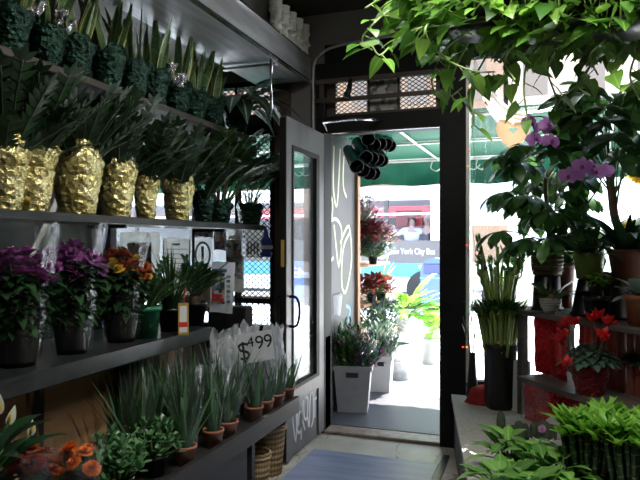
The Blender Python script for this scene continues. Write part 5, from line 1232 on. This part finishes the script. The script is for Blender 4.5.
# ------------------------------------------------------------------ trailing pothos overhead
def pothos(label, c, rx, ry, rz_, n, vines, seed, r=.14, top=.14):
    R = random.Random(seed); c = V(c); t = thing('hanging_pothos', label, 'hanging plant', c, 0, 'hanging pothos baskets'); 
    obj('basket', lathe(M(), [(0, 0), (r * .8, 0), (r, .11), (r * 1.05, .115), (r * 1.05, .13), (r * .95, .13), (r * .9, .1), (0, .1)], 24), 'black_plastic', t)
    obj('saucer', lathe(M(), [(0, -.014), (r * .85, -.014), (r * .95, .008), (r * .9, .008), (r * .8, -.004), (0, -.004)], 24), 'shelf_slab', t)
    for a in (.5, 2.6, 4.7): obj('wire', tube(M(), [(cos(a) * r, sin(a) * r, .12), (0, 0, .55), (0, 0, 3.1 - c.z)], .002, 4), 'steel', t)
    m = M(); sh = M(); s_ = M()
    for i in range(int(n * 3)):
        a = R.uniform(0, 2 * pi); e = R.uniform(-.75, 1.25); k = R.uniform(.55, 1.0); p = V((cos(a) * rx * k * cos(e), sin(a) * ry * k * cos(e), .12 + rz_ * k * sin(e) - (.06 if e < 0 else 0)))
        if i % 2 == 0: tube(s_, smooth([(p.x * .15, p.y * .15, .12), (p.x * .7, p.y * .7, max(p.z, .12) + .05), p], 3), .0028, 4)
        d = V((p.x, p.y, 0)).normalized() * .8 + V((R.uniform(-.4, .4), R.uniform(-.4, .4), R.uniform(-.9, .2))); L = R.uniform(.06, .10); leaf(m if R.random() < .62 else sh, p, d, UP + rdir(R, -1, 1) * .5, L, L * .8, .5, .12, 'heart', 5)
    for v in vines:
        pts = smooth([V(q) - c for q in v], 8); tube(s_, pts, .0044, 5, .0032); acc = 0
        for j in range(1, len(pts)):
            acc += (pts[j] - pts[j - 1]).length
            if acc > .055:
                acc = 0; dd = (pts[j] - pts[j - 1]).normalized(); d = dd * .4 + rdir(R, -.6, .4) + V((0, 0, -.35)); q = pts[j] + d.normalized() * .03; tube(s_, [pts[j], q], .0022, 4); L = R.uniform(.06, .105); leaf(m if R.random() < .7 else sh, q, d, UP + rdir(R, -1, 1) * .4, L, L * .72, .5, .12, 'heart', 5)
    obj('foliage', m, 'pothos_leaf', t); obj('shade_toned_foliage', sh, 'pothos_shade', t); obj('vine', s_, 'vine_stem', t)
def px3(l, d): return [tuple(pt(x, y, d=d + .1 * sin(x * .13))) for x, y in l]
pothos('trailing pothos basket nearest the door, vines curling towards the transom', pt(482, 30, d=2.45), .36, .26, .17, 150,
       [px3([(470, 20), (430, 5), (395, 8), (372, 25), (362, 40), (372, 50)], 2.45), px3([(460, 25), (420, 28), (395, 42), (380, 55), (372, 45)], 2.4), px3([(440, 15), (425, 30), (440, 55), (470, 70), (495, 72)], 2.35), px3([(470, 30), (445, 50), (432, 78), (436, 95)], 2.45), px3([(470, 40), (455, 70), (450, 95), (462, 88)], 2.5), px3([(490, 50), (476, 75), (470, 95), (474, 118), (471, 128)], 2.5), px3([(440, 10), (410, 2), (385, -2), (365, 8)], 2.5)], 500)
pothos('trailing pothos basket in the middle over the purple orchids', pt(556, 32, d=2.35), .27, .25, .17, 130,
       [px3([(545, 40), (528, 60), (524, 90), (528, 120)], 2.4), px3([(560, 45), (548, 70), (556, 100), (550, 125)], 2.45), px3([(575, 45), (590, 65), (578, 85), (590, 95)], 2.4), px3([(540, 30), (515, 45), (505, 62), (515, 80)], 2.35)], 501)
pothos('trailing pothos basket at the photo edge above the umbrella tree', pt(628, 28, d=2.25), .27, .25, .18, 140,
       [px3([(625, 45), (612, 70), (620, 85)], 2.3), px3([(640, 45), (630, 75), (640, 100)], 2.3), px3([(605, 40), (590, 55), (598, 75)], 2.3)], 502)
# ------------------------------------------------------------------ hung in the shop window
YH = YW - .06
p = pt(513, 133, y=YH); t = thing('wooden_heart', 'cream heart with a small heart-shaped hole hanging in the shop window', 'ornament', (p.x, YH, p.z))
def heart(s_, z0=0, n=40): return [(s_ * 16 * sin(a) ** 3 / 17, z0 + s_ * (13 * cos(a) - 5 * cos(2 * a) - 2 * cos(3 * a) - cos(4 * a)) / 17) for a in [2 * pi * i / n for i in range(n)]]
o_, i_ = [(x * .92, z * 1.2) for x, z in heart(.125)], heart(.030, .02); n = 40; m = M(); vs = [(x, y, z) for y in (-.008, .008) for (x, z) in o_ + i_]
fs = [[j, (j + 1) % n, n + (j + 1) % n, n + j] for j in range(n)] + [[80 + n + j, 80 + n + (j + 1) % n, 80 + (j + 1) % n, 80 + j] for j in range(n)] + [[80 + j, 80 + (j + 1) % n, (j + 1) % n, j] for j in range(n)] + [[n + j, n + (j + 1) % n, 80 + n + (j + 1) % n, 80 + n + j] for j in range(n)]
m.add(vs, fs, smooth=False); obj('body', m, 'heart_cream', t); obj('cord', tube(M(), [(0, 0, .09), (-.02, 0, .3), (-.08, .02, 2.68 - p.z)], .002, 4), 'stem_brown', t)
p = pt(488, 103, y=YH); t = thing('red_heart', 'small red felt heart hanging from a thread in the shop window', 'ornament', (p.x, YH, p.z)); m = M()
o2 = heart(.024); m.add([(x, y, z) for y in (-.006, .006) for x, z in o2], [list(range(40)), list(range(79, 39, -1))] + [[40 + j, 40 + (j + 1) % 40, (j + 1) % 40, j] for j in range(40)], smooth=False); obj('body', m, 'tag_red', t); obj('thread', tube(M(), [(0, 0, .02), (-.03, 0, .12), (-.09, 0, 2.66 - p.z)], .0015, 4), 'stem_brown', t)
# cream cloth swag
top = [pt(x, y, y=YH - .03) for x, y in ((488, 80), (500, 98), (514, 110), (528, 114))]; bot = [pt(x, y, y=YH) for x, y in ((480, 90), (488, 110), (500, 122), (528, 128))]
ts, bs = smooth(top, 6), smooth(bot, 6)
o = obj('cloth_swag', surf(M(), lambda u, v: ts[int(u * (len(ts) - 1) + .5)].lerp(bs[int(u * (len(bs) - 1) + .5)], v) + V((0, -.03 * sin(pi * v) + .012 * sin(u * 3 + v * 14), 0)), 18, 10), 'cream_cloth'); tag(o, 'cream cloth swag draped across the top of the shop window', 'cloth')
o = obj('plastic_curtain', surf(M(), lambda u, v: V((pt(474, 0, y=YH + .03).x + u * .16 + .01 * sin(9 * v), YH + .03 + .014 * sin(u * 12), .98 + v * 1.62)), 20, 20), 'sleeve_film'); tag(o, 'sheer plastic strip hanging down the window beside the door post', 'plastic sheet')
# string of coloured bulbs down the window edge
t = thing('string_lights', 'string of small coloured bulbs down the window edge beside the door post', 'string lights', (-.43, YH, .5)); w_ = smooth([(-.42 + .012 * sin(i * 1.9), YH - .01, 2.68 - i * .19) for i in range(12)], 4); b0 = V((-.43, YH, .5)); obj('wire', tube(M(), [q - b0 for q in w_], .0022, 4), 'stem_green', t)
for (px, py, mt) in ((470, 80, 'bulb_orange'), (469, 86, 'bulb_orange'), (467, 101, 'bulb_red'), (469, 151, 'bulb_red'), (468, 166, 'bulb_orange'), (469, 234, 'bulb_green'), (467, 245, 'bulb_red'), (463, 347, 'bulb_red'), (467, 347, 'bulb_orange')):
    p = pt(px, py, y=YH - .02) - b0; obj('bulb', ball(M(), p, .009, 8, 0, .7), mt, t); 
# ------------------------------------------------------------------ flowers and buckets outside the door
rk = thing('flower_rack', 'stepped wooden flower rack against the wall outside the door', 'rack', (-1.68, 6.40, 0))
for i, (x0, x1, z) in enumerate(((-.30, .20, .42), (-.34, .08, .80), (-.38, -.02, 1.18), (-.40, -.08, 1.55))): obj('shelf_board', bx(x0, x1, -.62, .9, z - .03, z), 'brown_post', rk)
for y in (-.6, .86): obj('upright', bx(-.42, -.38, y, y + .04, 0, 1.9), 'brown_post', rk); obj('brace', bx(-.38, .18, y + .005, y + .035, .36, .39), 'brown_post', rk)
def bush(name, label, cat, loc, seed, n, sp, h, L, W, mt, pr_=.07, ph=.12, pmat='black_plastic', shape='ovate', el=(-.3, 1.0), droop=.5, fl=None, nf=0, fr=.02):
    pr_, ph = pr_ * .75, min(ph, .085)
    R = random.Random(seed); t = thing(name, label, cat, loc, 0); pot(t, pr_, ph, pmat); m = M(); s_ = M()
    n = int(n * 2); L *= 1.15; W *= 1.2
    for i in range(n):
        a = R.uniform(0, 6.283); rr = sp * sqrt(R.random()); p = V((cos(a) * rr, sin(a) * rr, ph + (h - ph) * R.uniform(.1, 1) * (1 - .4 * (rr / sp) ** 2)))
        if i % 3 == 0: tube(s_, [(cos(a) * .02, sin(a) * .02, ph * .8), p], .003, 4)
        leaf(m, p, rdir(R, *el, a + R.uniform(-.8, .8)), UP, L * R.uniform(.7, 1.2), W * R.uniform(.8, 1.2), droop, .15, shape, 4)
    obj('foliage', m, mt, t); obj('stem', s_, 'stem_green', t)
    if fl:
        f0 = None
        for i in range(nf):
            a = i * 2.4; rr = sp * .9 * sqrt((i + .5) / nf); p = V((cos(a) * rr, sin(a) * rr, h * (1.02 - .3 * (rr / sp) ** 2))); rot = (-.6 * sin(a), .6 * cos(a), a)
            if f0 is None: f0 = obj('flower_head', bloom(R, fr, 12, 2, .5), fl, t, p); f0.rotation_euler = rot
            else: copyobj(f0, t, p, rot, R.uniform(.8, 1.2))
    return t
bush('lilac_plant', 'dusty pink and grey flowering plant at the top of the outdoor rack', 'potted plant', (-1.76, 6.25, 1.55), 600, 120, .20, .34, .06, .03, 'lavender_leaf', fl='pale_petal', nf=22, fr=.028)
bush('coleus', 'burgundy-leaved plant high on the outdoor rack', 'potted plant', (-1.68, 6.12, 1.35), 601, 160, .22, .28, .09, .045, 'burgundy_leaf', ph=.08)
bush('maple_plant', 'wine-red leafy plant spreading out from the rack towards the street', 'potted plant', (-1.70, 6.62, 1.30), 602, 140, .24, .34, .07, .03, 'burgundy_leaf', ph=.08)
bush('lavender_plant', 'grey-green plant with violet flowers on the outdoor rack', 'potted plant', (-1.62, 6.20, 1.18), 603, 260, .21, .30, .06, .02, 'blue_leaf', fl='magenta_petal', nf=12, fr=.018)
R = random.Random(604); t = thing('calathea', 'yellow-green striped leaves rising from the outdoor rack', 'potted plant', (-1.56, 6.30, .80)); pot(t, .06, .12, 'black_plastic'); m = M()
for a, e, L in ((-.3, 1.2, .34), (-.8, 1.0, .28), (.6, 1.1, .3), (-1.5, .9, .26), (.1, 1.45, .40)): leaf(m, (0, 0, .12), V((cos(a) * cos(e), sin(a) * cos(e), sin(e))), V((-1, 0, .3)), L, .10, .3, .15, 'lance', 6)
obj('foliage', m, 'calathea_leaf', t)
bush('poinsettia', 'red poinsettia on the middle step of the outdoor rack', 'potted plant', (-1.61, 6.10, .80), 605, 120, .22, .30, .10, .045, 'red_leaf')
bush('eucalyptus', 'blue-grey bushy plant below the red poinsettia', 'potted plant', (-1.58, 6.16, .42), 606, 300, .25, .50, .065, .024, 'blue_leaf')
R = random.Random(607); t = thing('fern', 'bright green fern fronds arching from the outdoor rack into the sun', 'potted plant', (-1.42, 6.75, .42)); pot(t, .09, .16, 'bucket_plastic'); a, b = palm_fronds(R, 26, .38, .66, .14, .10, 1.4, (.45, 1.4), 18, .022, (-1.9, 1.0)); obj('foliage', a, 'fern_leaf', t); obj('stem', b, 'stem_green', t)
R = random.Random(608); t = thing('fern', 'low sunlit palm fern beyond the buckets', 'potted plant', (-1.21, 7.20, 0)); pot(t, .11, .30, 'bucket_plastic'); a, b = palm_fronds(R, 20, .4, .62, .28, .12, 1.5, (.5, 1.4), 16, .022, (-1.6, 1.6)); obj('foliage', a, 'fern_leaf', t); obj('stem', b, 'stem_green', t)
# bins of bouquets on the mat
def bin_(label, loc, rz, w=.30, d=.22, h=.37, mt='bucket_plastic'):
    t = thing('flower_bin', label, 'bin', loc, rz, 'plastic bins of cut flowers'); m = M()
    def sq(k, z): return [(x * k, y * k, z) for x, y in ((-w / 2, -d / 2), (w / 2, -d / 2), (w / 2, d / 2), (-w / 2, d / 2))]
    vs = sq(.80, 0) + sq(1, h) + sq(.94, h) + sq(.76, .015); fs = [[3, 2, 1, 0]] + [[i, (i + 1) % 4, 4 + (i + 1) % 4, 4 + i] for i in range(4)] + [[4 + i, 4 + (i + 1) % 4, 8 + (i + 1) % 4, 8 + i] for i in range(4)] + [[8 + i, 8 + (i + 1) % 4, 12 + (i + 1) % 4, 12 + i] for i in range(4)] + [[12, 13, 14, 15]]
    m.add(vs, fs, smooth=False); obj('body', m, mt, t)
    m = M()
    for a in ((-.54, .54, -.54, -.48), (-.54, .54, .48, .54), (-.54, -.48, -.5, .5), (.48, .54, -.5, .5)): box(m, a[0] * w, a[1] * w, a[2] * d, a[3] * d, h - .025, h + .012)
    obj('rim', m, mt, t); obj('hand_hole', bx(-.05, .05, -.5 * d * .98 - .004, -.5 * d * .98 + .002, h - .08, h - .04), 'bus_dark', t)
p = pt(350, 413, z=.016); b1 = (p.x, p.y + .10, .016); bin_('grey translucent plastic bin on the mat just outside the door', b1, .18)
p = pt(378, 392, z=.016); b2 = (p.x, p.y + .08, .0); bin_('white plastic bin of wrapped bouquets behind the first bin', b2, .1, .24, .2, .34, 'white_plastic')
def bouquet(label, loc, seed, sp, h, flm, lm_, n, z0=.05, sl=True, lean=(0, 0), nf=24):
    n = int(n * 1.8)
    R = random.Random(seed); t = thing('bouquet', label, 'flowers', loc, 0, 'bouquets in the plastic bins'); m = M(); s_ = M(); f0 = None
    for i in range(n):
        a = R.uniform(0, 6.283); rr = sp * sqrt(R.random()); p = V((cos(a) * rr + lean[0], sin(a) * rr + lean[1], h * R.uniform(.62, 1)))
        pts = [V((cos(a) * .02, sin(a) * .02, z0)), V((p.x * .5, p.y * .5, h * .5)), p]; tube(s_, pts, .0022, 4)
        for j in range(7): q, dd = along(pts, R.uniform(.55, 1)); leaf(m, q, dd + rdir(R, -.3, .6) * .8, UP, R.uniform(.045, .085), .018, .3, .1, 'lance', 3)
        if i < nf:
            if f0 is None: f0 = obj('flower_head', bloom(R, .018, 10, 2, .5), flm, t, p)
            else: copyobj(f0, t, p - V((0, 0, R.uniform(0, .14))), (R.uniform(-.8, .8), R.uniform(-.8, .8), 0), R.uniform(.7, 1.2))
    obj('foliage', m, lm_, t); obj('stem', s_, 'stem_green', t)
    if sl:
        o = sleeve(t, .05, sp * 1.05, z0 + .1, h * .88, 'sleeve_film', seed)
bouquet('bouquet of dark greenery with magenta sprigs in the grey bin', (b1[0] - .05, b1[1], .03), 620, .155, .74, 'magenta_petal', 'grass_leaf', 60, sl=False)
bouquet('film-wrapped bouquet with pink sprigs leaning out of the grey bin', (b1[0] + .06, b1[1] + .02, .03), 621, .13, .66, 'magenta_petal', 'blue_leaf', 40, lean=(.06, -.02))
bouquet('wrapped grey-green bouquet standing in the white bin', (b2[0], b2[1], .02), 622, .15, .66, 'pale_petal', 'blue_leaf', 46, lean=(.05, 0))
p = pt(396, 381, z=0.0); t = thing('metal_can', 'grey metal flower can at the edge of the shade beyond the bins', 'can', (p.x, p.y + .1, 0)); obj('body', lathe(M(), [(0, 0), (.10, 0), (.115, .36), (.12, .37), (.11, .37), (.1, .2), (0, .2)], 24), 'steel', t); obj('band', lathe(M(), [(.108, .18), (.114, .19), (.110, .2)], 24), 'steel', t)
# black cones hung in the corner of the entrance
MB = [(356.6, 166.5, 0), (362.8, 170.7, 0), (369, 173.5, 0), (374, 174, 0), (366, 157.5, 1), (372, 158.5, 1), (378, 160, 1), (382, 161, 1), (374, 145, 2), (380, 144, 2), (386, 144, 2), (390, 146, 2), (368, 139, 2)]
CL = ['lowest black cone vase nearest the grey panel', 'second black cone vase in the lowest row', 'third black cone vase in the lowest row', 'last black cone vase in the lowest row', 'first black cone vase in the middle row', 'second black cone vase in the middle row', 'third black cone vase in the middle row', 'last black cone vase in the middle row', 'second black cone vase in the top row under the awning', 'third black cone vase in the top row under the awning', 'fourth black cone vase in the top row under the awning', 'last black cone vase in the top row under the awning', 'first black cone vase in the top row beside the door head']
c0 = None; AXD = V((-.42, .72, .50)).normalized(); SD_, UD_ = perp(AXD)
RACKP = []
for i, (px, py, row) in enumerate(MB):
    dd = 4.82 + .05 * (px - 356) / 4 + .05 * row; p = pt(px, py, d=dd); RACKP.append(p)
    t = thing('hanging_cone_vase', CL[i], 'vase', p, 0, 'black cone vases hung at the entrance')
    if c0 is None:
        m = M(); n = 28
        def ring(s_, r): return lambda u: AXD * s_ + SD_ * (cos(2 * pi * u) * r) + UD_ * (sin(2 * pi * u) * r)
        pr0 = [(0, .057), (.03, .056), (.34, .042), (.345, .0)]
        for k in range(3): a, b = ring(*pr0[k]), ring(*pr0[k + 1]); surf(m, lambda u, v: a(u).lerp(b(u), v), n, 1, True)
        pi0 = [(0, .053), (.33, .038), (.33, 0)]
        for k in range(2): a, b = ring(*pi0[k]), ring(*pi0[k + 1]); surf(m, lambda u, v: a(u).lerp(b(u), v), n, 1, True)
        c0 = obj('body', m, 'black_plastic', t)
        rm = tube(M(), [AXD * .0 + SD_ * (cos(a) * .056) + UD_ * (sin(a) * .056) for a in [2 * pi * k / 28 for k in range(29)]], .0022, 5, cap=False); r0 = obj('rim', rm, 'panel_steel', t); r0['label'] = 'pale shiny rim'
    else: copyobj(c0, t, (0, 0, 0)); copyobj(r0, t, (0, 0, 0))
cen = sum(RACKP, V((0, 0, 0))) / len(RACKP) + AXD * .22
t = thing('hanging_rack', 'wire rack under the awning that holds the black cone vases', 'rack', cen)
for k in range(3):
    z = -.13 + k * .10
    obj('wire', tube(M(), [(-.16, -.02, z), (.16, .10, z)], .004, 5), 'black_tray', t)
for x, y in ((-.14, -.01), (.14, .09)): obj('hanger', tube(M(), [(x, y, -.14), (x, y, 2.31 - cen.z)], .004, 5), 'black_tray', t)
# ------------------------------------------------------------------ light and camera
wd = bpy.data.worlds.new('sky'); SC.world = wd; wd.use_nodes = True
nt = wd.node_tree; bg = nt.nodes['Background']
tc = nt.nodes.new('ShaderNodeTexCoord'); sp = nt.nodes.new('ShaderNodeSeparateXYZ'); nt.links.new(tc.outputs['Generated'], sp.inputs[0])
nt.links.new(mixc(nt, ramp(nt, sp.outputs[2], 0, .8), (.95, .97, 1.0), (.55, .72, 1.0)), bg.inputs[0])
bg.inputs[1].default_value = 7.5
def light(name, kind, loc, energy, color=(1, 1, 1), size=None, rot=None):
    l = bpy.data.lights.new(name, kind); l.energy = energy; l.color = color
    if kind == 'AREA': l.shape = 'RECTANGLE'; l.size, l.size_y = size
    o = bpy.data.objects.new(name, l); COL.objects.link(o); o.location = loc
    if rot: o.rotation_euler = rot
    return o
sun = light('sun', 'SUN', (3, 10, 12), 30, (1, .95, .88)); sun.data.angle = radians(.6)
sun.rotation_euler = V((-.28, -.62, -1.0)).to_track_quat('-Z', 'Y').to_euler()
def ceiling_lamp(name, label, loc, L, energy, rz=0):
    t = thing(name, label, 'lamp', loc, rz, None)
    obj('housing', bx(-L / 2, L / 2, -.09, .09, .04, .085, bev=.01), 'white_plastic', t)
    for s in (-.04, .04): obj('tube', tube(M(), [(-L / 2 + .02, s, .02), (L / 2 - .02, s, .02)], .016, 8), 'tube_lamp', t)
    for s in (-L / 2 + .1, L / 2 - .1): obj('hanger', tube(M(), [(s, 0, .08), (s, 0, 3.1 - loc[2])], .005, 5), 'steel', t)
    l = light(name + '_light', 'AREA', (loc[0], loc[1], loc[2] - .01), energy, (1, .97, .92), (L, .12)); l.rotation_euler.z = rz
    return t
ceiling_lamp('ceiling_lamp', 'twin tube ceiling lamp hanging above the trailing pothos', (.25, 1.75, 2.85), 1.2, 24, .3)
ceiling_lamp('ceiling_lamp', 'added twin tube fill lamp over the aisle leading to the door', (-.45, 2.0, 2.98), 1.2, 22, 1.57)  # out of view, added to lift the light on shelves and bench
cam = bpy.data.cameras.new('camera'); cam.sensor_width = 36; cam.lens = FP / 640 * 36; cam.shift_y = 3 / 640; cam.clip_start = .05
co = bpy.data.objects.new('camera', cam); COL.objects.link(co); co.location = (0, 0, EYE); co.rotation_euler = (pi / 2, 0, YAW)
SC.camera = co
vs_ = SC.view_settings; vs_.view_transform = 'Standard'; vs_.look = 'None'; vs_.gamma = 1; vs_.use_curve_mapping = False; vs_.exposure = .2
cy = SC.cycles; cy.max_bounces = 8; cy.transparent_max_bounces = 24; cy.diffuse_bounces = 4; cy.glossy_bounces = 3; cy.transmission_bounces = 4; cy.sample_clamp_indirect = 6; cy.caustics_reflective = False; cy.caustics_refractive = False
cy.use_denoising = True
